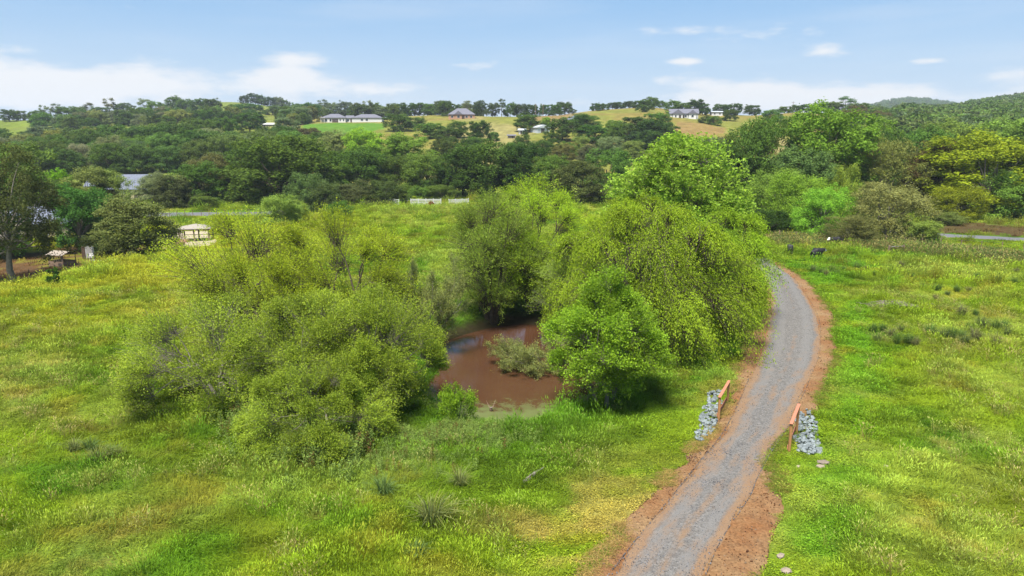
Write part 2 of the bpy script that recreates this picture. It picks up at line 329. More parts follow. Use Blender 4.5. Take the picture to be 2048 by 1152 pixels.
def gravel_material():
    m, nt, N, L, b = new_mat('drive_gravel')
    uv = N.new('ShaderNodeUVMap'); sp = N.new('ShaderNodeSeparateXYZ'); L.new(uv.outputs[0], sp.inputs[0])   # x across 0..1, y metres along
    tc = N.new('ShaderNodeTexCoord')
    def nz(s, d=5, r=.6, vec=None):
        n = N.new('ShaderNodeTexNoise'); n.inputs['Scale'].default_value = s; n.inputs['Detail'].default_value = d; n.inputs['Roughness'].default_value = r; L.new(vec or tc.outputs['Object'], n.inputs['Vector']); return n.outputs[0]
    def mm(op, a, bb=None, clamp=False):
        n = N.new('ShaderNodeMath'); n.operation = op; n.use_clamp = clamp
        for i, q in enumerate((a, bb)):
            if q is None: continue
            if isinstance(q, (int, float)): n.inputs[i].default_value = q
            else: L.new(q, n.inputs[i])
        return n.outputs[0]
    def mr(v, a, bb, c=0, d=1):
        q = N.new('ShaderNodeMapRange'); q.interpolation_type = 'SMOOTHSTEP'; q.inputs['From Min'].default_value = a; q.inputs['From Max'].default_value = bb; q.inputs['To Min'].default_value = c; q.inputs['To Max'].default_value = d; L.new(v, q.inputs['Value']); return q.outputs[0]
    def mix(f, a, c):
        q = N.new('ShaderNodeMix'); q.data_type = 'RGBA'; L.new(f, q.inputs[0])
        for i, z in ((6, a), (7, c)):
            if isinstance(z, tuple): q.inputs[i].default_value = (*z, 1)
            else: L.new(z, q.inputs[i])
        return q.outputs[2]
    vo = N.new('ShaderNodeTexVoronoi'); vo.inputs['Scale'].default_value = 13.0; L.new(tc.outputs['Object'], vo.inputs['Vector'])
    stone = N.new('ShaderNodeSeparateColor'); L.new(vo.outputs['Color'], stone.inputs[0])
    g = mix(stone.outputs[0], (.080, .074, .069), (.148, .140, .132))
    g = mix(mr(nz(2.5, 6, .7), .45, .7, 0, .5), g, (.095, .088, .085))
    # soil that shows where traffic and wash have moved the stone: edges, between the tracks, and the worn near end
    mpn = N.new('ShaderNodeMapping'); mpn.inputs['Scale'].default_value = (1.6, .16, 1); L.new(uv.outputs[0], mpn.inputs[0])
    streak = nz(2.0, 6, .65, mpn.outputs[0])
    edge = mm('ABSOLUTE', mm('SUBTRACT', sp.outputs[0], .5))
    for tr in (.27, .75):
        band = mr(mm('ABSOLUTE', mm('SUBTRACT', sp.outputs[0], tr)), .03, .12, .75, 0); g = mix(band, g, (.128, .122, .117))
    soil = mm('ADD', mr(edge, .30, .5, 0, .44), mr(mm('ABSOLUTE', mm('SUBTRACT', sp.outputs[0], .52)), .0, .12, .17, 0))
    worn = mr(sp.outputs[1], 24, 44, .24, 0)
    worn = mm('MULTIPLY', worn, mr(mm('ABSOLUTE', mm('SUBTRACT', sp.outputs[0], .50)), .08, .22, .25, 1))
    soil = mm('ADD', mm('ADD', soil, worn), streak)
    sf = mr(soil, .60, .94)
    sc = mix(nz(1.1, 5), (.15, .085, .048), (.185, .128, .08))
    c = mix(sf, g, sc)
    fine = mr(nz(26, 3, .7), .3, .7, .80, 1.2)
    s = N.new('ShaderNodeVectorMath'); s.operation = 'SCALE'; L.new(c, s.inputs[0]); L.new(fine, s.inputs['Scale'])
    L.new(s.outputs[0], b.inputs['Base Color']); b.inputs['Roughness'].default_value = .9; b.inputs['Specular IOR Level'].default_value = .15
    bp = N.new('ShaderNodeBump'); bp.inputs['Strength'].default_value = .7; bp.inputs['Distance'].default_value = .04; L.new(vo.outputs['Distance'], bp.inputs['Height']); L.new(bp.outputs[0], b.inputs['Normal'])
    return m
M_GRAVEL = gravel_material()

def water_material():
    m, nt, N, L, b = new_mat('muddy_water')
    tc = N.new('ShaderNodeTexCoord')
    n = N.new('ShaderNodeTexNoise'); n.inputs['Scale'].default_value = .5; n.inputs['Detail'].default_value = 5; L.new(tc.outputs['Object'], n.inputs['Vector'])
    at = N.new('ShaderNodeAttribute'); at.attribute_name = 'shore'
    n3 = N.new('ShaderNodeTexNoise'); n3.inputs['Scale'].default_value = 1.6; n3.inputs['Detail'].default_value = 8; n3.inputs['Roughness'].default_value = .7; L.new(tc.outputs['Object'], n3.inputs['Vector'])
    ad = N.new('ShaderNodeMath'); ad.operation = 'ADD'; L.new(at.outputs['Fac'], ad.inputs[0]); L.new(n3.outputs[0], ad.inputs[1])
    mr = N.new('ShaderNodeMapRange'); mr.interpolation_type = 'SMOOTHSTEP'; mr.inputs['From Min'].default_value = .95; mr.inputs['From Max'].default_value = 1.3; L.new(ad.outputs[0], mr.inputs['Value'])
    mud = N.new('ShaderNodeMix'); mud.data_type = 'RGBA'; L.new(n.outputs[0], mud.inputs[0]); mud.inputs[6].default_value = (.046, .0205, .0105, 1); mud.inputs[7].default_value = (.066, .032, .0165, 1)
    alg = N.new('ShaderNodeMix'); alg.data_type = 'RGBA'; L.new(mr.outputs[0], alg.inputs[0]); L.new(mud.outputs[2], alg.inputs[6]); alg.inputs[7].default_value = (.085, .10, .032, 1)
    L.new(alg.outputs[2], b.inputs['Base Color'])
    r = N.new('ShaderNodeMapRange'); r.inputs['To Min'].default_value = .09; r.inputs['To Max'].default_value = .6; L.new(mr.outputs[0], r.inputs['Value']); L.new(r.outputs[0], b.inputs['Roughness'])
    b.inputs['IOR'].default_value = 1.33; b.inputs['Specular IOR Level'].default_value = .38
    n2 = N.new('ShaderNodeTexNoise'); n2.inputs['Scale'].default_value = 7; n2.inputs['Detail'].default_value = 3; L.new(tc.outputs['Object'], n2.inputs['Vector'])
    bp = N.new('ShaderNodeBump'); bp.inputs['Strength'].default_value = .12; bp.inputs['Distance'].default_value = .02; L.new(n2.outputs[0], bp.inputs['Height']); L.new(bp.outputs[0], b.inputs['Normal'])
    return m
M_WATER = water_material()

# ------------------------------------------------------------------ object helpers
def mesh_np(name, V, Fc, m=None, attrs=None, smooth=False, uv=None):
    me = bpy.data.meshes.new(name); V = np.asarray(V, np.float32); Fc = np.asarray(Fc, np.int32)
    me.vertices.add(len(V)); me.vertices.foreach_set('co', V.ravel())
    k = Fc.shape[1]; nf = len(Fc)
    me.loops.add(nf * k); me.loops.foreach_set('vertex_index', Fc.ravel())
    me.polygons.add(nf); me.polygons.foreach_set('loop_start', np.arange(0, nf * k, k, dtype=np.int32))
    me.polygons.foreach_set('use_smooth', np.full(nf, smooth))
    for (an, dom, typ, data) in attrs or []:
        a = me.attributes.new(an, typ, dom); a.data.foreach_set('color' if 'COLOR' in typ else 'value', np.asarray(data, np.float32).ravel())
    if uv is not None:
        u = me.uv_layers.new(name='UVMap'); u.data.foreach_set('uv', np.asarray(uv, np.float32)[Fc.ravel()].ravel())
    me.update(calc_edges=True)
    if m: me.materials.append(m)
    return me
def ob(name, me, parent=None, loc=None, rz=0.0, scale=None, color=None):
    o = bpy.data.objects.new(name, me); COL.objects.link(o)
    if parent is not None: o.parent = parent
    if loc is not None: o.location = loc
    if rz: o.rotation_euler = (0, 0, rz)
    if scale is not None: o.scale = scale if hasattr(scale, '__len__') else (scale,) * 3
    if color is not None: o.color = (*color[:3], 1)
    return o
def empty(name, loc=(0, 0, 0), rz=0.0): return ob(name, None, None, loc, rz)
def tag(o, label=None, cat=None, group=None, kind=None):
    if label: o['label'] = label
    if cat: o['category'] = cat
    if group: o['group'] = group
    if kind: o['kind'] = kind
    return o
class MB:
    """boxes, bars and polygons collected into one mesh"""
    def __init__(s): s.v = []; s.f = []
    def box(s, x0, x1, y0, y1, z0, z1):
        b = len(s.v); s.v += [(x0, y0, z0), (x1, y0, z0), (x1, y1, z0), (x0, y1, z0), (x0, y0, z1), (x1, y0, z1), (x1, y1, z1), (x0, y1, z1)]
        s.f += [tuple(b + i for i in q) for q in ((0, 3, 2, 1), (4, 5, 6, 7), (0, 1, 5, 4), (1, 2, 6, 5), (2, 3, 7, 6), (3, 0, 4, 7))]; return s
    def bar(s, p, q, w, h=None):
        p = Vector(p); q = Vector(q); h = h or w; t = (q - p).normalized()
        up = Vector((0, 0, 1)) if abs(t.z) < .9 else Vector((0, 1, 0)); a = t.cross(up).normalized() * w / 2; c = a.cross(t).normalized() * h / 2
        b = len(s.v)
        for e in (p, q): s.v += [tuple(e - a - c), tuple(e + a - c), tuple(e + a + c), tuple(e - a + c)]
        s.f += [tuple(b + i for i in z) for z in ((0, 1, 2, 3), (7, 6, 5, 4), (0, 4, 5, 1), (1, 5, 6, 2), (2, 6, 7, 3), (3, 7, 4, 0))]; return s
    def tube(s, pts, r, k=6):
        pts = [Vector(p) for p in pts]; rs = r if hasattr(r, '__len__') else [r] * len(pts); b = len(s.v); n = len(pts)
        for i, p in enumerate(pts):
            t = (pts[min(i + 1, n - 1)] - pts[max(i - 1, 0)]).normalized(); up = Vector((.21, .3, .93)) if abs(t.z) < .9 else Vector((1, .1, 0))
            a = t.cross(up).normalized(); c = a.cross(t)
            for j in range(k):
                an = 2 * math.pi * j / k; s.v.append(tuple(p + (a * math.cos(an) + c * math.sin(an)) * rs[i]))
        for i in range(n - 1):
            for j in range(k): s.f.append((b + i * k + j, b + i * k + (j + 1) % k, b + (i + 1) * k + (j + 1) % k, b + (i + 1) * k + j))
        s.f.append(tuple(b + j for j in range(k))[::-1]); s.f.append(tuple(b + (n - 1) * k + j for j in range(k))); return s
    def poly(s, vs, fs):
        b = len(s.v); s.v += [tuple(v) for v in vs]; s.f += [tuple(b + i for i in f) for f in fs]; return s
    def mesh(s, name, m, bevel=0):
        me = bpy.data.meshes.new(name); me.from_pydata(s.v, [], s.f); me.update()
        if bevel:
            bm = bmesh.new(); bm.from_mesh(me); bmesh.ops.bevel(bm, geom=bm.edges[:], offset=bevel, segments=1, affect='EDGES'); bm.to_mesh(me); bm.free()
        me.materials.append(m); return me
    def build(s, name, m, parent=None, loc=None, rz=0, bevel=0): return ob(name, s.mesh(name, m, bevel), parent, loc, rz)

# ------------------------------------------------------------------ colour of the meadow and hills (albedo)
LUSH = np.array([.070, .165, .010]); YG = np.array([.150, .225, .013]); STRAW = np.array([.34, .30, .085]); OLIVE = np.array([.115, .145, .014]); RUSSET = np.array([.24, .15, .03])
GOLD = np.array([.265, .215, .055]); SOIL = np.array([.16, .085, .045]); PALE = np.array([.215, .275, .05])
def wpoly(pts): return [tuple(P(*p)[:2]) for p in pts]
YARD = wpoly([(-150, 600), (0, 574), (60, 562), (130, 546), (230, 524), (316, 500), (322, 480), (240, 490), (150, 492), (60, 503), (-150, 506)])
SAND = wpoly([(312, 500), (322, 470), (345, 462), (420, 462), (440, 480), (430, 492), (360, 500)])
LAWN = wpoly([(612, 247), (768, 247), (772, 256), (700, 275), (640, 284), (606, 262)])
BANK = wpoly([(1822, 458), (1875, 444), (1900, 438), (1960, 446), (2048, 456), (2200, 462), (2200, 478), (2048, 472), (1900, 466)])
BROWN1 = wpoly([(1356, 244), (1400, 246), (1452, 256), (1450, 268), (1380, 270), (1340, 262)])
BROWN2 = wpoly([(1050, 232), (1150, 228), (1160, 240), (1100, 244), (1060, 240)])
MEADOW_GAIN = 1.1
def mixc(c, d, w): return c * (1 - w[..., None]) + d * w[..., None]
def meadow_colour(x, y):
    wx = x + 3 * (fbm(x / 7, y / 7, 71, 2) - .5); wy = y + 3 * (fbm(x / 7, y / 7, 72, 2) - .5)
    n1 = fbm(wx / 13, wy / 9, 21, 3); n2 = fbm(wx / 3.6, wy / 2.6, 22, 3); n3 = fbm(x / 1.1, y / .9, 23, 2); n4 = fbm(wx / 8, wy / 6, 24, 3)
    c = np.broadcast_to(YG, x.shape + (3,)).copy()
    c = mixc(c, LUSH, sst(.47, .66, n1 * .55 + n2 * .45) * .95)
    c = mixc(c, OLIVE, sst(.52, .68, fbm(wx / 5, wy / 2.5, 31, 3)) * .65)
    c = mixc(c, PALE, sst(.50, .68, n4) * .5)
    c = mixc(c, STRAW, sst(.56, .74, n3 * .45 + n2 * .3 + n4 * .25) * .5)
    c = mixc(c, RUSSET, sst(.60, .74, fbm(wx / 2.8, wy / 2.2, 37, 3)) * .32)
    # dry ground: left hilltop and the patch in front of the drive
    left = sst(-16, -40, x) * sst(40, 62, y) * (1 - sst(120, 150, y))
    c = mixc(c, np.array([.265, .270, .018]), left * .75 * sst(.25, .6, n2))
    dry = np.exp(-((x - 3.5) / 4.5) ** 2 - ((y - 26.5) / 4.5) ** 2)
    c = mixc(c, np.array([.35, .27, .075]), np.clip(dry * 1.3 * sst(.34, .6, n2), 0, .8))
    # lush by the pond and under the willows, and along the right verge
    pd = pond_d(x, y); c = mixc(c, np.array([.06, .16, .012]), np.clip(sst(2.4, 1.1, pd) * .8, 0, 1))
    c = mixc(c, np.array([.05, .034, .02]), sst(1.22, 1.08, pd) * sst(47, 52, y) * .95)  # dark far bank: shade under the pond willows put into the ground colour
    wl = np.exp(-((x + 13) / 9) ** 2 - ((y - 42) / 10) ** 2); c = mixc(c, np.array([.07, .135, .012]), wl * .75)
    rd = x - np.interp(y, ROADC[:, 1], ROADC[:, 0]); c = mixc(c, np.array([.085, .20, .010]), np.clip(np.exp(-((rd - 5.2) / 2.2) ** 2) * sst(.35, .55, n2) * .9, 0, 1))
    # hills
    f = sst(180, 240, y); hillc = mixc(np.broadcast_to(np.array([.225, .235, .045]), x.shape + (3,)).copy(), GOLD, sst(.4, .62, fbm(x / 40, y / 30, 41, 3)))
    hillc = mixc(hillc, np.array([.34, .29, .12]), sst(.55, .7, fbm(x / 25, y / 50, 42, 3)) * .7)
    px = 1024 + FPX * x / (np.maximum(y, 1) * 1.02)
    hillc = mixc(hillc, np.array([.17, .24, .03]), sst(640, 520, px) * .75 * f) * .50
    c = mixc(c, hillc, f)
    wood = sst(1640, 1760, px) * sst(200, 300, y); c = mixc(c, np.array([.06, .07, .03]), wood)
    c = c * MEADOW_GAIN * (.66 + .68 * fbm(x / 1.25, y / .95, 96, 3))[..., None]
    for poly, colr, w in ((YARD, SOIL * .9, .95), (LAWN, np.array([.055, .13, .012]), .9), (BANK, np.array([.11, .062, .034]), .9), (BROWN1, np.array([.17, .105, .045]), .8), (BROWN2, np.array([.17, .10, .05]), .7)):
        i = inpoly(x + 1.2 * (n3 - .5) * 2, y + 4 * (n2 - .5), poly)
        if i.any():
            if poly is YARD: ww = np.where(n2 > .58, .45, w)
            else: ww = np.full(x.shape, w) * (.75 + .4 * n3)
            c = np.where(i[..., None], mixc(c, colr, np.clip(ww, 0, 1)), c)
    return c

def build_ground():
    ang = np.radians(np.linspace(-62, 62, 401)); rr = 9 * 1.0158 ** np.arange(422)
    A, RR = np.meshgrid(ang, rr); X = RR * np.sin(A); Y = RR * np.cos(A); Z = H(X, Y)
    Z = Z - .14 * inpoly(X, Y, DIRT_POLY)
    V = np.stack([X, Y, Z], -1).reshape(-1, 3); n, mcol = X.shape
    i = (np.arange(n - 1)[:, None] * mcol + np.arange(mcol - 1)[None]).ravel()
    Fc = np.stack([i, i + 1, i + mcol + 1, i + mcol], 1)
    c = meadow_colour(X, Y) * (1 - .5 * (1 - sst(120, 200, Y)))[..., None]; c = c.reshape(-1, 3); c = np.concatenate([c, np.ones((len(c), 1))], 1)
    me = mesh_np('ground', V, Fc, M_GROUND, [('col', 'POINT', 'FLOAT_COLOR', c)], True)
    tag(ob('ground', me), 'rolling green and yellow meadow with grassy hills behind', None, None, 'structure')
build_ground()

def strip(name, rows, m, zoff, label, cross=16, edge_drop=.06, bumps=.03):
    """a sheet laid on the ground between two lines of points rows[n,2,2]"""
    n = len(rows); t = np.linspace(0, 1, cross); X = rows[:, 0, 0][:, None] * (1 - t) + rows[:, 1, 0][:, None] * t; Y = rows[:, 0, 1][:, None] * (1 - t) + rows[:, 1, 1][:, None] * t
    Z = H(X, Y) + zoff + (fbm(X * 1.3, Y * 1.3, 61, 3) - .5) * bumps * 2
    Z[:, 0] -= edge_drop; Z[:, -1] -= edge_drop
    i = (np.arange(n - 1)[:, None] * cross + np.arange(cross - 1)[None]).ravel(); Fc = np.stack([i, i + 1, i + cross + 1, i + cross], 1)
    al = np.concatenate([[0], np.cumsum(np.hypot(*(np.diff(rows.mean(1), axis=0)).T))])
    uv = np.stack([np.broadcast_to(t, X.shape), np.broadcast_to(al[:, None], X.shape)], -1).reshape(-1, 2)
    return tag(ob(name, mesh_np(name, np.stack([X, Y, Z], -1).reshape(-1, 3), Fc, m, None, True, uv)), label, None, None, 'structure')
strip('dirt_verge', RS[:, 2:4], M_DIRT, .03, 'bare red-brown earth along both sides of the gravel drive', 24, .10, .05)
_g = RS[:, 0:2].copy(); _g[:, 0, 0] += (fbm(_n / 14., _n * 0, 53, 4) - .5) * .5; _g[:, 1, 0] += (fbm(_n / 14., _n * 0, 54, 4) - .5) * .5
strip('gravel_drive', _g, M_GRAVEL, .085, 'grey gravel drive curving up past the pond', 20, .10, .02)
M_ASPH = mat('asphalt', (.10, .10, .112), .9, .15, 3, .2, .2)
def road(name, pxs, w, label):
    c = [P(*p).to_2d() for p in pxs]; C = spline_rows([[p] for p in c], 60)[:, 0]; d = np.gradient(C, axis=0); d /= np.linalg.norm(d, axis=1)[:, None]; nrm = np.stack([-d[:, 1], d[:, 0]], 1)
    return strip(name, np.stack([C + nrm * w / 2, C - nrm * w / 2], 1), M_ASPH, .10, label, 5, .15, 0)
road('road', [(200, 431), (300, 429.5), (360, 428.5), (420, 428), (480, 427.5), (520, 427), (620, 420)], 6.5, 'grey country road behind the gazebo paddock')
road('road', [(760, 399), (820, 400), (880, 397), (910, 394), (950, 391)], 6.0, 'grey road climbing behind the white rail fence')
road('road', [(1780, 466), (1830, 468.5), (1900, 471.5), (1980, 475.5), (2048, 479), (2140, 484)], 5.0, 'grey road below the bare brown bank')

# ------------------------------------------------------------------ pond
def build_pond():
    n = 90; k = 26; th = np.linspace(0, 2 * np.pi, n, endpoint=False); rr = np.linspace(0, 1.16, k)
    T, Q = np.meshgrid(th, rr); a = R(-4); lx = 6.7 * Q * np.cos(T); ly = 11.3 * Q * np.sin(T)
    X = .2 + lx * math.cos(a) - ly * math.sin(a); Y = 48 + lx * math.sin(a) + ly * math.cos(a)
    i = (np.arange(k - 1)[:, None] * n + np.arange(n)[None]).ravel(); j = (np.arange(k - 1)[:, None] * n + (np.arange(n)[None] + 1) % n).ravel()
    Fc = np.stack([i, j, j + n, i + n], 1)
    shore = np.clip((sst(46.5, 37.5, Y) * .72 + sst(.75, 1.05, pond_d(X, Y)) * .45), 0, 1)
    me = mesh_np('pond', np.stack([X, Y, np.full(X.shape, POND_Z)], -1).reshape(-1, 3), Fc, M_WATER, [('shore', 'POINT', 'FLOAT', shore.ravel())], True)
    tag(ob('pond', me), 'small muddy brown pond edged with green scum between the willows', None, None, 'structure')
build_pond()

# ------------------------------------------------------------------ trees
def nrmz(a): return a / (np.linalg.norm(a, axis=-1, keepdims=True) + 1e-9)
def grow(rng, P0, D, Ln, seg, wig, trop):
    """polylines of seg steps from P0 along D, bent a little by chance and by trop; returns (N,seg+1,3)"""
    d = nrmz(D); p = P0.copy(); out = [p]; trop = np.asarray(trop)
    for s in range(seg):
        d = nrmz(d + rng.normal(0, wig, d.shape) + trop / seg); p = p + d * (Ln / seg)[:, None]; out.append(p)
    return np.stack(out, 1)
def spawn(rng, pts, n, t0, t1, ang, angv):
    N, S1, _ = pts.shape; t = (t0 + (t1 - t0) * (np.arange(n)[None] + rng.random((N, n))) / n); q = t * (S1 - 1); i = np.minimum(q.astype(int), S1 - 2); f = (q - i)[..., None]
    ar = np.arange(N)[:, None]; a = pts[ar, i]; b = pts[ar, i + 1]; pos = a * (1 - f) + b * f; tan = nrmz(b - a)
    rv = rng.normal(size=tan.shape); perp = nrmz(rv - (rv * tan).sum(-1, keepdims=True) * tan)
    an = np.radians(ang + rng.normal(0, angv, t.shape))[..., None]
    return pos.reshape(-1, 3), (tan * np.cos(an) + perp * np.sin(an)).reshape(-1, 3), t.ravel(), np.repeat(np.arange(N), n)
def tubes(pts, r0, r1, k):
    N, S1, _ = pts.shape; t = np.empty_like(pts); t[:, 1:-1] = pts[:, 2:] - pts[:, :-2]; t[:, 0] = pts[:, 1] - pts[:, 0]; t[:, -1] = pts[:, -1] - pts[:, -2]; t = nrmz(t)
    u = nrmz(np.cross(t, np.array([.31, .52, .79]))); v = np.cross(t, u); w = np.linspace(0, 1, S1)[None]
    rad = np.broadcast_to(np.asarray(r0, float).reshape(-1, 1) * (1 - w) + np.asarray(r1, float).reshape(-1, 1) * w, (N, S1))
    an = np.arange(k) * 2 * np.pi / k
    V = pts[:, :, None] + rad[:, :, None, None] * (u[:, :, None] * np.cos(an)[None, None, :, None] + v[:, :, None] * np.sin(an)[None, None, :, None])
    b = (np.arange(N)[:, None, None] * S1 + np.arange(S1 - 1)[None, :, None]) * k; j = np.arange(k)[None, None]; j2 = (j + 1) % k
    Fc = np.stack([b + j, b + j2, b + k + j2, b + k + j], -1).reshape(-1, 4)
    return V.reshape(-1, 3), Fc
def join(parts):
    V = []; Fc = []; o = 0
    for v, f in parts: V.append(v); Fc.append(f + o); o += len(v)
    return np.concatenate(V), np.concatenate(Fc)
def leaves(rng, pos, axis, nor, ln, wd, vv=None):
    M = len(pos); a = nrmz(axis); s = nrmz(np.cross(nor, a)); ln = ln[:, None]; wd = wd[:, None]
    mid = pos + a * ln * .35
    V = np.stack([mid + s * wd * .72, pos + a * ln * 1.05, mid - s * wd * .72], 1).reshape(-1, 3); Fc = np.arange(3 * M).reshape(M, 3)
    return V, Fc, (rng.random(M) if vv is None else vv)
def on_twigs(rng, pts, per, jit):
    N, S1, _ = pts.shape; t = rng.random((N, per)) ** .8; q = t * (S1 - 1); i = np.minimum(q.astype(int), S1 - 2); f = (q - i)[..., None]; ar = np.arange(N)[:, None]
    a = pts[ar, i]; b = pts[ar, i + 1]; p = a * (1 - f) + b * f
    return (p + rng.normal(0, jit, p.shape)).reshape(-1, 3), nrmz(b - a).reshape(-1, 3)
UPV = np.array([0, 0, 1.0])
def branch_tree(seed, H0, stems, spread, lean=(0, 0), l1=(9, .45, 48), l2=(7, .42, 42), l3=(5, .55, 38), per=36, leaf=(.17, .045), up=(.35, .35, .25, .15), droop=0.0, stem_r=.16,
                wig=.10, stem_len=(.8, 1.0), t_start=.3, base_r=.35, leafdrop=.15, shape=None, k3=True, t3=.15):
    """a tree of four orders of branch; stems = number of stems from the ground, spread = their mean angle from upright in degrees"""
    rng = np.random.default_rng(seed); N = stems
    az = (np.arange(N) + rng.random(N) * .7) * 2 * np.pi / N; an = np.radians(spread * (.45 + .75 * rng.random(N))) if N > 1 else np.array([R(spread)])
    D = np.stack([np.sin(an) * np.cos(az) + lean[0], np.sin(an) * np.sin(az) + lean[1], np.cos(an)], 1)
    P0 = np.stack([np.cos(az) * base_r, np.sin(az) * base_r, np.full(N, -.3)], 1) * (1 if N > 1 else np.array([[0, 0, 1]]))
    L0 = H0 * (stem_len[0] + (stem_len[1] - stem_len[0]) * rng.random(N))
    s0 = grow(rng, P0, D, L0, 9, wig * .6, up[0] * UPV)
    p1, d1, t1, k1 = spawn(rng, s0, l1[0], t_start, 1, l1[2], 10)
    L1 = L0[k1] * l1[1] * (1.15 - .55 * t1) * rng.uniform(.75, 1.2, len(t1))
    if shape is not None: L1 = L1 * shape(t1)
    s1 = grow(rng, p1, d1, L1, 6, wig, up[1] * UPV)
    p2, d2, t2, k2 = spawn(rng, s1, l2[0], .22, 1, l2[2], 10)
    L2 = L1[k2] * l2[1] * (1.2 - .5 * t2) * rng.uniform(.7, 1.25, len(t2)); s2 = grow(rng, p2, d2, L2, 4, wig, up[2] * UPV)
    p3, d3, t3, k3i = spawn(rng, s2, l3[0], t3, 1, l3[2], 12)
    L3 = np.clip(L2[k3i] * l3[1] * rng.uniform(.7, 1.3, len(t3)), .35, 6) if not droop else rng.uniform(.5, 1.0, len(t3)) * droop
    s3 = grow(rng, p3, d3, L3, 3 if not droop else 6, wig, up[3] * UPV)
    r = stem_r
    parts = [tubes(s0, r * rng.uniform(.8, 1.1, N), .35 * r, 7), tubes(s1, r * .36 * (1.1 - .4 * t1), r * .12, 4), tubes(s2[:, ::2], r * .13, r * .05, 3)]
    if k3: parts.append(tubes(s3[::2][:, [0, -1]], r * .05, r * .025, 3))
    wood = join(parts)
    lp, la = on_twigs(rng, s3, per, .07 if not droop else .05); lq, lb = on_twigs(rng, s2, per // 2, .09)
    lp = np.concatenate([lp, lq]); la = np.concatenate([la, lb]); M = len(lp)
    keep = lp[:, 2] > .1; lp = lp[keep]; la = la[keep]; M = len(lp)
    ax = nrmz(la + rng.normal(0, .75 if not droop else .3, la.shape) - UPV * leafdrop); nor = nrmz(rng.normal(0, .8, ax.shape) + UPV * .7)
    clump = (vnoise(lp[:, 0] * 1.1, lp[:, 1] * 1.1 + lp[:, 2] * .9, seed) - .5) * .5
    V, Fc, v = leaves(rng, lp, ax, nor, leaf[0] * rng.uniform(.6, 1.3, M), leaf[1] * rng.uniform(.7, 1.3, M), np.clip(.5 + clump + rng.normal(0, .2, M), 0, 1))
    return wood, (V, Fc, v)
def tree_meshes(name, wood, lv, bark): 
    return mesh_np('trunk', wood[0], wood[1], bark, None, True), mesh_np('crown', lv[0], lv[1], M_LEAF, [('v', 'FACE', 'FLOAT', lv[2])])
def put_tree(name, meshes, loc, rz, scale, color, label, group=None, cat='tree', barkcol=None):
    e = empty(name, loc, rz); e.scale = scale if hasattr(scale, '__len__') else (scale,) * 3
    ob('trunk', meshes[0], e); ob('crown', meshes[1], e, color=color)
    return tag(e, label, cat, group)

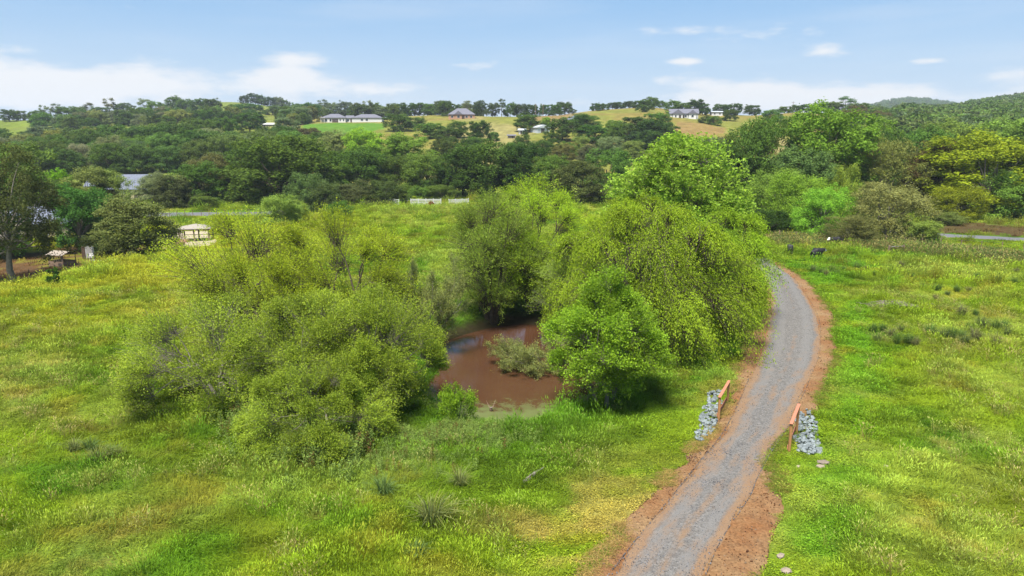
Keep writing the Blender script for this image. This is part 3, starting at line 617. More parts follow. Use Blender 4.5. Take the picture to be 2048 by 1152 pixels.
def dome_tree(seed, Ht, Wd, n=26, Rr=(1.5, 2.2), twigs=110, per=34, leaf=(.12, .036), crown_base=.12, shape='dome', droop=0.0, trunk_r=.2, stems=4, spread=.5, bare=.3, lean=(0, 0), skew=1.0, gap=1.0):
    """a crown of rounded brushes: twigs fan out from the end of every limb to a domed surface, leaves along their outer part"""
    rng = np.random.default_rng(seed); zc0 = Ht * crown_base; m = n * 9; u = rng.random(m); th = rng.random(m) * 2 * np.pi; q = .06 + .90 * u ** skew
    prof = {'dome': ([0, .15, .4, .65, .85, 1], [.62, .9, 1, .86, .55, .15]), 'egg': ([0, .12, .35, .6, .85, 1], [.40, .72, 1, .78, .38, .08]), 'oval': ([0, .15, .45, .7, .9, 1], [.45, .8, 1, .85, .5, .15]), 'bush': ([0, .3, .6, .85, 1], [1, 1, .84, .5, .15])}[shape]
    R_ = rng.uniform(Rr[0], Rr[1], m); rad = np.maximum(Wd / 2 * np.interp(q, *prof) - R_ * .75, 0) * np.sqrt(rng.uniform(.25, 1, m)); C = np.stack([rad * np.cos(th), rad * np.sin(th), np.minimum(zc0 + (Ht - zc0) * q, Ht - R_ * .85)], 1)
    keep = [0]
    for i in range(1, m):
        if len(keep) >= n: break
        if np.min(np.linalg.norm((C[keep] - C[i]) / (.62 * (R_[keep] + R_[i]))[:, None], axis=1)) > gap: keep.append(i)
    C = C[keep]; R_ = R_[keep]; k = len(C); C[:, :2] += np.array(lean) * C[:, 2:3]
    nv = nrmz(C - np.stack([C[:, 0] * .1, C[:, 1] * .1, C[:, 2] * .62], 1) + np.array([0, 0, .25])); st = C - nv * R_[:, None] * .5
    d = nrmz(nv[:, None] * .85 + rng.normal(0, spread, (k, twigs, 3)) + np.array([0, 0, .12])); ln = R_[:, None] * rng.uniform(1.15, 1.55, (k, twigs)); b0 = st[:, None] + rng.normal(0, .12, (k, twigs, 3)) * R_[:, None, None]
    def along(t): return b0[..., None, :] + d[..., None, :] * (ln[..., None] * t)[..., None] - np.array([0, 0, 1.0]) * (droop * R_[:, None, None] * t ** 2.3)[..., None]
    t = bare + (1.02 - bare) * rng.random((k, twigs, per)) ** .75
    if droop: t = t * 1.12
    pos = along(t); ax = d[..., None, :] - np.array([0, 0, 1.0]) * (droop * 2.0 * t ** 1.3)[..., None]; pos = pos.reshape(-1, 3); ax = nrmz(ax.reshape(-1, 3)); M = len(pos)
    pos = pos + rng.normal(0, .05 + .35 * leaf[0], pos.shape); ok = pos[:, 2] > .15; cl = np.repeat(rng.normal(0, .20, k), twigs * per); tw = np.repeat(rng.normal(0, .15, k * twigs), per); pos, ax, cl, tw = pos[ok], ax[ok], cl[ok], tw[ok]; M = len(pos)
    V, Fc, v = leaves(rng, pos, nrmz(ax + rng.normal(0, .55 if not droop else .3, ax.shape)), nrmz(rng.normal(0, .8, ax.shape) + UPV * .6), leaf[0] * rng.uniform(.65, 1.3, M), leaf[1] * rng.uniform(.7, 1.3, M), np.clip(.5 + cl + tw + rng.normal(0, .14, M), 0, 1))
    # stems from the ground, limbs to each brush, and the twigs
    az = (np.arange(stems) + rng.random(stems) * .6) * 2 * np.pi / stems; ft = np.stack([np.cos(az) * .25, np.sin(az) * .25, np.full(stems, -.35)], 1); tops = np.stack([np.cos(az) * Wd * .13, np.sin(az) * Wd * .13, np.full(stems, Ht * .38)], 1) * rng.uniform(.8, 1.2, (stems, 1)); tops[:, :2] += np.array(lean) * tops[:, 2:3]
    sm = np.stack([ft, ft * .6 + tops * .4 + rng.normal(0, .12, (stems, 3)), tops], 1); sm = np.stack([sm[:, 0], (sm[:, 0] + sm[:, 1]) / 2, sm[:, 1], (sm[:, 1] + sm[:, 2]) / 2 + rng.normal(0, .06, (stems, 3)), sm[:, 2]], 1); li = []
    for c in st:
        j = np.argmin(np.linalg.norm(tops[:, :2] - c[:2], axis=1) + rng.uniform(0, Wd * .12, stems)); f = rng.uniform(.25, 1.0); a = sm[j, 0] * (1 - f) + sm[j, -1] * f if c[2] < tops[j, 2] else tops[j]; mid = a * .5 + c * .5 + np.array([0, 0, .05 * Ht * rng.normal()]) + rng.normal(0, .15, 3)
        li.append(np.stack([a, a * .5 + mid * .5 + rng.normal(0, .08, 3), mid, mid * .5 + c * .5 + rng.normal(0, .08, 3), c]))
    sel = rng.random((k, twigs)) < .6; p0 = along(np.zeros((k, twigs, 1)))[:, :, 0][sel]; p1 = along(np.full((k, twigs, 1), .55))[:, :, 0][sel]; p2 = along(np.full((k, twigs, 1), .98))[:, :, 0][sel]
    wood = join([tubes(sm, trunk_r, trunk_r * .55, 7), tubes(np.stack(li), trunk_r * .42, trunk_r * .12, 4), tubes(np.stack([p0, p1, p2], 1), trunk_r * .085, trunk_r * .025, 3)])
    return wood, (V, Fc, v)
WILLOW = (.275, .36, .026); WILLOW2 = (.235, .325, .036); SAGE = (.20, .24, .08)
def near_trees():
    def T(name, px, py, box, label, color, bark=M_BARK, cat='tree', gen=None, **kw):
        """a grown tree standing at px,py, brought to the width and height it has, its crown over the middle of the box"""
        p = P(px, py); p.z -= .05; (wv, wf), (lv, lf, v) = (gen or branch_tree)(**kw)
        dep = proj(*p)[2]; x0, x1, top = box; d = pix_dir((x0 + x1) / 2, top); zt = CAMZ + d[2] / d[1] * p.y - p.z; W = (x1 - x0) / FPX * dep * .97; off = ((x0 + x1) / 2 - px) / FPX * dep
        a, b = np.percentile(lv[:, 0], (1.2, 98.8)); c, e = np.percentile(lv[:, 1], (1.2, 98.8)); h = np.percentile(lv[:, 2], 99.7); s = np.array([W / (b - a), W / ((b - a) * .5 + (e - c) * .5), zt / h])
        def fit(q):
            q = q * s; k = np.clip(q[:, 2] / zt, 0, 1) ** .7; q[:, 0] += (off - (a + b) / 2 * s[0]) * k; return q
        put_tree(name, tree_meshes(name, (fit(wv), wf), (fit(lv), lf, v), bark), p, 0, 1, color, label, cat=cat)
    # the broad willows on the left
    dw = dict(gen=dome_tree)
    T('willow_tree', 585, 715, (350, 655, 428), 'broad yellow-green willow with dark arching limbs, back left of the pond', WILLOW, M_BARK, seed=11, Ht=9.5, Wd=11, n=32, Rr=(1.0, 2.4), twigs=115, per=32, crown_base=.14, spread=.42, gap=1.08, stems=6, trunk_r=.19, **dw)
    T('willow_tree', 715, 690, (545, 812, 416), 'tall yellow-green willow leaning back beside the pond, bare limbs showing', WILLOW, M_BARK, seed=12, Ht=9.5, Wd=10, n=30, Rr=(1.0, 2.4), twigs=115, per=32, crown_base=.14, spread=.42, gap=1.08, stems=6, trunk_r=.19, **dw)
    T('willow_tree', 640, 800, (475, 800, 592), 'grey-green rounded willow in front of the taller willows, over the tall weeds', WILLOW2, M_BARKG, seed=13, Ht=6.6, Wd=10, n=30, Rr=(.8, 2.2), twigs=110, per=34, crown_base=.05, shape='dome', spread=.42, gap=1.1, stems=5, trunk_r=.13, **dw)
    T('willow_tree', 455, 800, (250, 575, 598), 'low spreading willow reaching out over the left meadow', WILLOW2, M_BARKG, seed=14, Ht=6.4, Wd=10, n=28, Rr=(.8, 2.2), twigs=105, per=30, crown_base=.05, shape='dome', spread=.42, gap=1.12, stems=5, trunk_r=.13, **dw)
    T('willow_tree', 752, 812, (632, 890, 578), 'grey-green willow bush at the left bank, next to the muddy water', WILLOW2, M_BARKG, seed=15, Ht=6.6, Wd=8, n=32, Rr=(.7, 1.8), twigs=115, per=36, crown_base=.04, shape='dome', spread=.42, gap=1.1, stems=5, trunk_r=.12, **dw)
    T('willow_tree', 640, 866, (500, 795, 718), 'lowest willow bush on the near left, branches down to the weeds', (.225, .315, .036), M_BARKG, seed=16, Ht=4.2, Wd=8.5, n=34, Rr=(.5, 1.4), twigs=105, per=34, leaf=(.105, .034), crown_base=.02, shape='bush', spread=.42, gap=1.12, stems=5, trunk_r=.09, **dw)
    T('willow_shrub', 852, 690, (795, 935, 520), 'thin greyish half-bare willow at the left edge of the pond', SAGE, M_BARKG, seed=17, H0=6.6, stems=7, spread=30, lean=(.05, .05), per=16, leaf=(.14, .045), stem_r=.09, up=(.3, .3, .25, .2), l1=(9, .42, 38), t_start=.15)
    # behind the pond
    T('willow_tree', 985, 640, (890, 1080, 384), 'pale green willow with dark stems standing in the back of the pond', (.195, .285, .045), M_BARK, seed=21, Ht=10.5, Wd=8, n=34, Rr=(1.1, 1.8), twigs=90, per=34, crown_base=.10, shape='oval', stems=6, trunk_r=.19, **dw)
    T('willow_tree', 1065, 618, (965, 1168, 357), 'taller bright green willow behind the pond, beside the pale one', (.27, .41, .028), M_BARK, seed=22, Ht=12.5, Wd=9, n=38, Rr=(1.1, 1.8), twigs=90, per=34, crown_base=.12, shape='dome', stems=6, trunk_r=.19, **dw)
    # the weeping willow group
    T('weeping_willow', 1310, 690, (1095, 1485, 404), 'large weeping willow with yellow-green hanging strands beside the drive', (.205, .305, .022), M_BARK, seed=31, Ht=10.5, Wd=15, n=48, Rr=(1.1, 2.6), twigs=100, per=40, leaf=(.15, .044), crown_base=.05, droop=.85, spread=.5, gap=.98, stems=4, trunk_r=.24, **dw)
    T('weeping_willow', 1425, 640, (1330, 1540, 420), 'bright weeping willow at the bend of the drive, hiding it', (.20, .33, .022), M_BARK, seed=32, Ht=10, Wd=9.5, n=34, Rr=(.9, 2.1), twigs=95, per=38, leaf=(.15, .044), crown_base=.03, droop=.8, spread=.5, gap=.98, stems=3, trunk_r=.18, **dw)
    T('willow_tree', 1160, 690, (1072, 1262, 476), 'grey-green willow between the bright round tree and the pond', (.20, .29, .05), M_BARKG, seed=33, Ht=8.4, Wd=7, n=28, Rr=(1.0, 1.6), twigs=80, per=32, crown_base=.05, shape='oval', stems=4, trunk_r=.13, **dw)
    T('willow_tree', 1215, 590, (1150, 1292, 402), 'yellow-green willow behind the large weeping willow, left of the cottonwood', (.23, .335, .024), M_BARK, seed=38, Ht=11, Wd=8, n=26, Rr=(1.1, 1.8), twigs=70, per=30, leaf=(.14, .045), crown_base=.08, droop=.3, stems=3, trunk_r=.17, **dw)
    T('cottonwood_tree', 1345, 575, (1216, 1474, 274), 'tall light green cottonwood rising behind the weeping willow', (.21, .345, .045), M_BARKG, seed=34, Ht=15.5, Wd=12.5, n=72, Rr=(1.2, 2.1), twigs=48, per=26, leaf=(.22, .18), crown_base=.02, shape='dome', stems=3, trunk_r=.28, spread=.75, skew=.8, **dw)
    T('ash_tree', 1210, 806, (1095, 1318, 540), 'small bright green round tree on the near bank of the pond', (.19, .325, .026), M_BARKG, seed=35, Ht=7.6, Wd=6.2, n=48, Rr=(.5, 1.2), twigs=66, per=32, leaf=(.105, .058), crown_base=.12, shape='egg', stems=3, trunk_r=.12, spread=.55, gap=1.1, **dw)
    T('willow_shrub', 1105, 752, (972, 1150, 652), 'grey twiggy half-dead willow leaning over the brown water', SAGE, M_BARKG, seed=36, H0=4.6, stems=10, spread=58, lean=(-.45, -.1), per=12, leaf=(.14, .05), stem_r=.05, up=(.1, .1, .1, .1), l1=(8, .5, 40), l2=(6, .45, 40), cat='shrub', t_start=.15)
    T('willow_shrub', 905, 840, (880, 956, 770), 'small bright green bush at the edge of the scum', (.19, .33, .025), M_BARKG, seed=37, H0=1.9, stems=6, spread=40, per=14, leaf=(.12, .06), stem_r=.03, l1=(6, .5, 45), l2=(4, .5, 42), l3=(3, .6, 40), cat='shrub')
# ------------------------------------------------------------------ middle and far trees: a few kinds, each tree its own object
def lobe_tree(seed, Ht=12.0, Wd=13.0, crown_base=.14, lobes=18, subs=8, per=85, leaf=(.46, .30), lobe_r=.19, flat=.8, top_bias=.6, shape='dome', trunk_r=.35, wisp=0, upleaf=.45):
    """crown of lobes made of smaller clumps of leaves, with limbs running into the lobes"""
    rng = np.random.default_rng(seed); zc0 = Ht * crown_base
    u = rng.random(lobes * 6); th = rng.random(lobes * 6) * 2 * np.pi
    if shape == 'dome':      # broad, widest low
        q = .04 + .88 * u; zz = zc0 + (Ht - zc0) * q; rad = Wd / 2 * np.sqrt(np.clip(1 - ((q - .36) / .66) ** 2, 0.02, 1)) * .84
    elif shape == 'oval':
        q = .06 + .86 * u; zz = zc0 + (Ht - zc0) * q; rad = Wd / 2 * np.sqrt(np.clip(1 - ((q - .48) / .56) ** 2, .02, 1)) * .80
    elif shape == 'egg':     # widest a third of the way up, drawn to a blunt point
        q = .05 + .90 * u; zz = zc0 + (Ht - zc0) * q; rad = Wd / 2 * np.interp(q, [0, .12, .35, .6, .85, 1], [.35, .66, 1, .80, .38, .06]) * .84
    elif shape == 'cone':
        q = u ** 1.3; zz = zc0 + (Ht - zc0) * q * .96; rad = Wd / 2 * (1 - q) ** .9 * .85
    else:                    # bush, to the ground
        q = .02 + .90 * u; zz = zc0 + (Ht - zc0) * q; rad = Wd / 2 * np.sqrt(np.clip(1 - q ** 2.4, .02, 1)) * .80
    rr = rad * np.sqrt(rng.uniform(.35, 1.0, len(u))); C = np.stack([rr * np.cos(th), rr * np.sin(th), zz], 1)
    # keep lobes that are well apart
    keep = [0]; md = lobe_r * Wd * .62
    for i in range(1, len(C)):
        if len(keep) >= lobes: break
        if np.min(np.linalg.norm(C[keep] - C[i], axis=1)) > md: keep.append(i)
    C = C[keep]; n = len(C); LR = Wd * lobe_r * rng.uniform(.75, 1.25, n)
    if shape == 'cone': LR *= .35 + .8 * (1 - (C[:, 2] - zc0) / (Ht - zc0))
    d = nrmz(rng.normal(size=(n, subs, 3)) + np.array([0, 0, .25])); sc = C[:, None] + d * LR[:, None, None] * rng.uniform(.55, .95, (n, subs, 1)) * np.array([1, 1, flat]); sr = np.repeat(LR * .42, subs) * rng.uniform(.7, 1.25, n * subs)
    sc = sc.reshape(-1, 3); M = len(sc) * per
    e = nrmz(rng.normal(size=(len(sc), per, 3)) + np.array([0, 0, .2])); pos = (sc[:, None] + e * (sr[:, None] * rng.uniform(.35, 1.1, (len(sc), per)))[..., None] * np.array([1, 1, .85])).reshape(-1, 3); e = e.reshape(-1, 3)
    if wisp: pos = pos + rng.normal(0, wisp, pos.shape) * (rng.random((M, 1)) < .15)
    ok = pos[:, 2] > .12; pos = pos[ok]; e = e[ok]; M = len(pos)
    nor = nrmz(e * .7 + UPV * upleaf + rng.normal(0, .55, e.shape)); ax = nrmz(np.cross(nor, rng.normal(size=e.shape)))
    cl = np.repeat(rng.normal(0, .16, len(sc)), per)[ok]
    V, Fc, v = leaves(rng, pos, ax, nor, leaf[0] * rng.uniform(.6, 1.25, M), leaf[1] * rng.uniform(.7, 1.3, M), np.clip(.5 + cl + rng.normal(0, .17, M), 0, 1))
    # trunk and limbs
    fork = np.array([0, 0, Ht * max(crown_base, .10) * 1.05]); top = np.array([rng.normal(0, .3), rng.normal(0, .3), Ht * .6])
    tr = np.stack([np.array([0, 0, -.6]), fork * .5 + rng.normal(0, .1, 3), fork, fork * .5 + top * .5 + rng.normal(0, .3, 3), top])[None]
    li = [];
    for c in C:
        a = fork + (top - fork) * rng.uniform(0, .6); b = (a + c) / 2 + np.array([0, 0, -.06 * Ht * rng.random()]) + rng.normal(0, .2, 3); li.append(np.stack([a, (a + b) / 2 + rng.normal(0, .1, 3), b, (b + c) / 2 + rng.normal(0, .15, 3), c]))
    wood = join([tubes(tr, trunk_r, trunk_r * .3, 7), tubes(np.stack(li), trunk_r * .36, trunk_r * .06, 4)])
    return wood, (V, Fc, v)
near_trees()
KIND = {}
def kind(name, bark, **kw):
    """several grown individuals per kind, so that neighbours differ"""
    KIND[name] = []
    for s in kw_seeds[name]:
        w, lv = lobe_tree(seed=s, **kw); q = lv[0]; ext = (np.percentile(q[:, 0], 98.5) - np.percentile(q[:, 0], 1.5) + np.percentile(q[:, 1], 98.5) - np.percentile(q[:, 1], 1.5)) / 2
        KIND[name].append((tree_meshes(name, w, lv, bark), np.percentile(q[:, 2], 99.6), ext))
kw_seeds = {'oak_tree': (101, 102, 103, 104), 'round_oak': (111, 112, 113), 'bush': (121, 122, 123), 'cottonwood': (131, 132), 'willow': (141, 142, 143), 'pine': (151, 152), 'conifer': (161,), 'far_oak': (171, 172, 173)}
kind('oak_tree', M_BARK, lobes=34, subs=10, per=84, Ht=13, Wd=13.5, crown_base=.03, lobe_r=.17, leaf=(.34, .24))
kind('round_oak', M_BARK, lobes=30, subs=10, per=95, Ht=11, Wd=11, crown_base=.08, lobe_r=.175, shape='bush', leaf=(.27, .18), trunk_r=.3)
kind('bush', M_BARKG, lobes=26, subs=9, per=95, Ht=6, Wd=7, crown_base=.0, lobe_r=.2, shape='bush', leaf=(.19, .12), trunk_r=.12, wisp=.2)
kind('cottonwood', M_BARKG, lobes=40, subs=10, per=80, Ht=18, Wd=13, crown_base=.02, lobe_r=.175, shape='oval', leaf=(.36, .28), flat=.95, wisp=.4)
kind('willow', M_BARKG, lobes=32, subs=10, per=90, Ht=9, Wd=11, crown_base=.03, lobe_r=.165, shape='bush', leaf=(.27, .10), trunk_r=.22, wisp=.35)
kind('pine', M_BARKG, lobes=16, subs=6, per=34, Ht=14, Wd=7, crown_base=.22, lobe_r=.15, shape='oval', leaf=(.7, .16), wisp=.5, trunk_r=.22, upleaf=.1)
kind('conifer', M_BARK, lobes=34, subs=6, per=40, Ht=12, Wd=5, crown_base=.04, lobe_r=.16, shape='cone', leaf=(.45, .14), trunk_r=.2)
kind('far_oak', M_BARK, lobes=26, subs=8, per=52, Ht=11, Wd=12, crown_base=.03, lobe_r=.175, leaf=(.46, .34))
NICE = {'oak_tree': 'oak_tree', 'round_oak': 'oak_tree', 'bush': 'shrub', 'cottonwood': 'cottonwood_tree', 'willow': 'willow_tree', 'pine': 'pine_tree', 'conifer': 'conifer_tree', 'far_oak': 'oak_tree'}
CATS = {'bush': 'shrub'}
DARK = (.045, .086, .017); OAK = (.070, .126, .023); OLIV = (.135, .165, .045); GREY = (.12, .15, .075); LIME = (.14, .25, .025); YLW = (.185, .265, .016); LITE = (.12, .20, .036); BRWN = (.125, .105, .045); DEEP = (.045, .105, .018); BLUE = (.085, .13, .06)
trng = random.Random(5)
SKYL = np.full(2600, 2000.0)     # what nearer trees already cover, per column (px + 200)
def cover(px, top, w):
    a, b = int(px - w * .42) + 200, int(px + w * .42) + 200
    if b > 0 and a < 2600: SKYL[max(a, 0):b] = np.minimum(SKYL[max(a, 0):b], top + 3)
def hidden(px, top, w):
    a, b = max(int(px - w * .45) + 200, 0), min(int(px + w * .45) + 200, 2600)
    return b <= a or np.mean(SKYL[a:b] < top + 1.0) > .93
ncount = {}
def place(k, px, depth, top, width, color, label, group=None, loc=None, jit=.10):
    """a tree of kind k, standing at that depth in the column px, as tall and wide as it shows"""
    if loc is None:
        x = (px - 1024) / FPX * depth * .985; loc = Vector((x, depth, hz(x, depth)))
    d = pix_dir(px, top); zt = CAMZ + d[2] / d[1] * loc.y; h = max(zt - loc.z, 1.0); w = width * proj(*loc)[2] / FPX
    i = ncount.get(k, 0); ncount[k] = i + 1
    meshes, H0, W0 = KIND[k][i % len(KIND[k])]
    g = 1.12 + trng.uniform(-.30, .42); c = [max(q * g * (1 + trng.uniform(-jit, jit)), .003) for q in color]
    cover(px, top, width)
    return put_tree(NICE[k], meshes, loc, trng.uniform(0, 6.28), (w / W0, w / W0, h / H0), c, label, group, CATS.get(k, 'tree'))
def mid_trees():
    L = [
     # left yard
     ('round_oak', 250, 92, 396, 142, (.10, .125, .038), 'round olive-green oak bush beside the gazebo paddock'),
     ('cottonwood', 142, 106, 372, 92, DEEP, 'dense dark green maple behind the chicken coop'),
     ('cottonwood', 182, 112, 380, 70, DEEP, 'dark green maple tucked behind its twin, near the cream house'),
     ('round_oak', 160, 150, 336, 120, OLIV, 'olive rounded oak behind the dark green maples'),
     ('round_oak', 215, 152, 342, 70, OLIV, 'olive oak next to the slate roof of the cream house'),
     ('cottonwood', 100, 150, 340, 60, (0.166, 0.294, 0.019), 'bright green tree top above the left yard'),
     ('oak_tree', 20, 130, 290, 170, OAK, 'tall oak behind the leaning oak at the left edge'),
     ('oak_tree', -70, 100, 300, 160, OAK, 'oak at the left edge of the yard, half out of view'),
     # wood behind the paddock road
     ('round_oak', 300, 172, 346, 62, GREY, 'grey-green oak right of the slate roof'),
     ('round_oak', 340, 168, 350, 80, (0.096, 0.115, 0.051), 'greyish oak over the paddock road'),
     ('oak_tree', 395, 176, 326, 110, OAK, 'dark oak over the road, left of the brown bank'),
     ('oak_tree', 440, 186, 310, 110, (0.090, 0.109, 0.032), 'brownish oak above the brown roadside bank'),
     ('bush', 405, 166, 388, 50, OAK, 'dark bush at the roadside fence below the oaks'),
     ('oak_tree', 560, 182, 272, 195, (0.070, 0.115, 0.018), 'biggest dark oak left of centre, behind the white fence'),
     ('oak_tree', 505, 190, 292, 120, OAK, 'dark oak against the left side of the biggest oak'),
     ('oak_tree', 640, 196, 300, 110, OAK, 'dark oak against the right side of the biggest oak'),
     ('bush', 612, 160, 346, 78, (0.064, 0.128, 0.032), 'blue-green tree in front of the biggest oak'),
     ('bush', 648, 158, 362, 60, (0.077, 0.109, 0.038), 'dull green bush left of the round shrubs'),
     ('bush', 705, 170, 362, 86, (0.077, 0.096, 0.038), 'round grey-green shrub left of the white fence'),
     ('bush', 768, 172, 361, 78, (0.070, 0.102, 0.032), 'round dark shrub beside the short white gate panel'),
     ('bush', 553, 122, 390, 74, (0.122, 0.192, 0.038), 'light green bush behind the left willows'),
     ('bush', 580, 128, 402, 60, (0.141, 0.205, 0.038), 'pale green shrub behind the left willows, right of its neighbour'),
     ('bush', 674, 135, 403, 50, (0.090, 0.179, 0.032), 'small green shrub below the round shrubs'),
     # centre belt
     ('oak_tree', 720, 205, 296, 110, DARK, 'dark oak below the pair of bright green trees'),
     ('oak_tree', 790, 205, 312, 95, OAK, 'oak in the middle belt below the bright round tree'),
     ('oak_tree', 855, 198, 310, 100, OAK, 'oak behind the white fence, left of the dark grove'),
     ('oak_tree', 925, 192, 292, 120, DARK, 'dark oak above the right-hand gate'),
     ('oak_tree', 985, 190, 283, 120, DARK, 'tall dark oak in the central grove'),
     ('oak_tree', 1050, 186, 290, 110, DARK, 'dark oak behind the bright willow tops'),
     ('oak_tree', 1100, 182, 312, 95, OAK, 'olive oak right of the dark central grove'),
     ('round_oak', 1165, 172, 322, 105, (0.077, 0.109, 0.032), 'dull green oak left of the cottonwood'),
     ('oak_tree', 1215, 196, 300, 105, OAK, 'oak behind the top left of the cottonwood'),
     ('bush', 880, 182, 370, 60, LITE, 'light green shrub in the shade behind the white fence'),
     ('bush', 835, 182, 372, 50, OAK, 'dark shrub behind the white fence'),
     ('cottonwood', 690, 250, 264, 85, (0.128, 0.179, 0.058), 'greyish tree left of the bright green poplar'),
     ('cottonwood', 728, 245, 258, 78, LIME, 'bright green poplar below the white hill house'),
     ('cottonwood', 816, 238, 268, 88, (0.141, 0.243, 0.038), 'bright round-topped tree below the golden hill'),
     # right of the cottonwood
     ('oak_tree', 1480, 160, 250, 120, OAK, 'tall dark oak right behind the cottonwood'),
     ('oak_tree', 1535, 150, 236, 110, OAK, 'tall dark oak beside the giant light green tree'),
     ('oak_tree', 1450, 150, 290, 90, DARK, 'shaded oak low behind the cottonwood'),
     ('cottonwood', 1650, 152, 209, 158, (0.128, 0.237, 0.032), 'giant light green cottonwood rising to the skyline'),
     ('cottonwood', 1738, 200, 242, 90, LIME, 'light green tree right of the giant cottonwood'),
     ('cottonwood', 1610, 140, 296, 110, (0.122, 0.192, 0.058), 'grey-green tree below the giant cottonwood'),
     ('bush', 1695, 135, 330, 60, (0.179, 0.218, 0.038), 'small weeping yellow-green willow in the dark wood'),
     ('willow', 1775, 148, 276, 150, (0.154, 0.192, 0.045), 'large olive willow in the right-hand wood'),
     ('oak_tree', 1862, 150, 288, 115, (0.128, 0.109, 0.036), 'brownish oak between the olive willow and the yellow tree'),
     ('willow', 1560, 124, 338, 120, LITE, 'green willow behind the three cattle'),
     ('willow', 1602, 118, 348, 125, LIME, 'bright green willow above the cattle'),
     ('willow', 1655, 111, 374, 115, (0.115, 0.256, 0.028), 'fresh green willow behind the far cow'),
     ('bush', 1548, 112, 420, 80, DARK, 'dark bush at the fence above the left cow'),
     ('willow', 1785, 108, 366, 150, (.15, .18, .062), 'olive-brown willow thicket beside the far road'),
     ('willow', 1712, 103, 432, 100, (.12, .15, .045), 'low olive willow bush by the far cow'),
     ('bush', 1850, 104, 434, 80, (0.160, 0.198, 0.045), 'pale low bush at the road end'),
     ('cottonwood', 1985, 142, 268, 210, YLW, 'big yellow-green tree with dark leaning trunk at the right edge'),
     ('willow', 1925, 134, 372, 110, (0.205, 0.256, 0.019), 'lower yellow-green tree beside the bare bank'),
     ('willow', 2060, 136, 340, 150, (0.115, 0.186, 0.032), 'green tree under the big yellow one at the right edge'),
     ('cottonwood', 2050, 190, 226, 150, LITE, 'light green tree above the yellow one at the right edge'),
     ('bush', 1900, 128, 425, 80, (0.128, 0.179, 0.045), 'green undergrowth bush left of the bare bank'),
     ('oak_tree', 1830, 190, 258, 110, OAK, 'dark oak above the brownish oak'),
     ('oak_tree', 1765, 185, 262, 90, OAK, 'oak right of the giant cottonwood, above the olive willow'),
     ('cottonwood', 1900, 230, 240, 100, LITE, 'light green crown in the right-hand wood'),
    ]
    for r in L: place(*r)
mid_trees()
def leaning_oak():
    w, lv = lobe_tree(201, Ht=15, Wd=14, crown_base=.22, lobes=36, subs=9, per=95, lobe_r=.15, leaf=(.24, .16), trunk_r=.42)
    sh = lambda V: np.stack([V[:, 0] - .10 * np.clip(V[:, 2], 0, 9), V[:, 1], V[:, 2]], 1)
    me = tree_meshes('oak', (sh(w[0]), w[1]), (sh(lv[0]), lv[1], lv[2]), M_BARKG); p = P(33, 566)
    d = pix_dir(40, 300); h = CAMZ + d[2] / d[1] * p.y - p.z
    put_tree('oak_tree', me, p, .4, (1, 1, h / 15), (.075, .095, .03), 'tall oak with a bare leaning trunk at the left edge of the meadow'); cover(40, 300, 180)
leaning_oak()
sp_ = P(108, 567); w_, lv_ = lobe_tree(202, Ht=1.7, Wd=1.2, lobes=9, subs=5, per=20, crown_base=0, shape='bush', leaf=(.2, .13), trunk_r=.05)
put_tree('sapling', tree_meshes('sapling', w_, lv_, M_BARK), sp_, 0, 1, (.05, .11, .015), 'small dark green sapling at the edge of the meadow by the coop', cat='sapling')

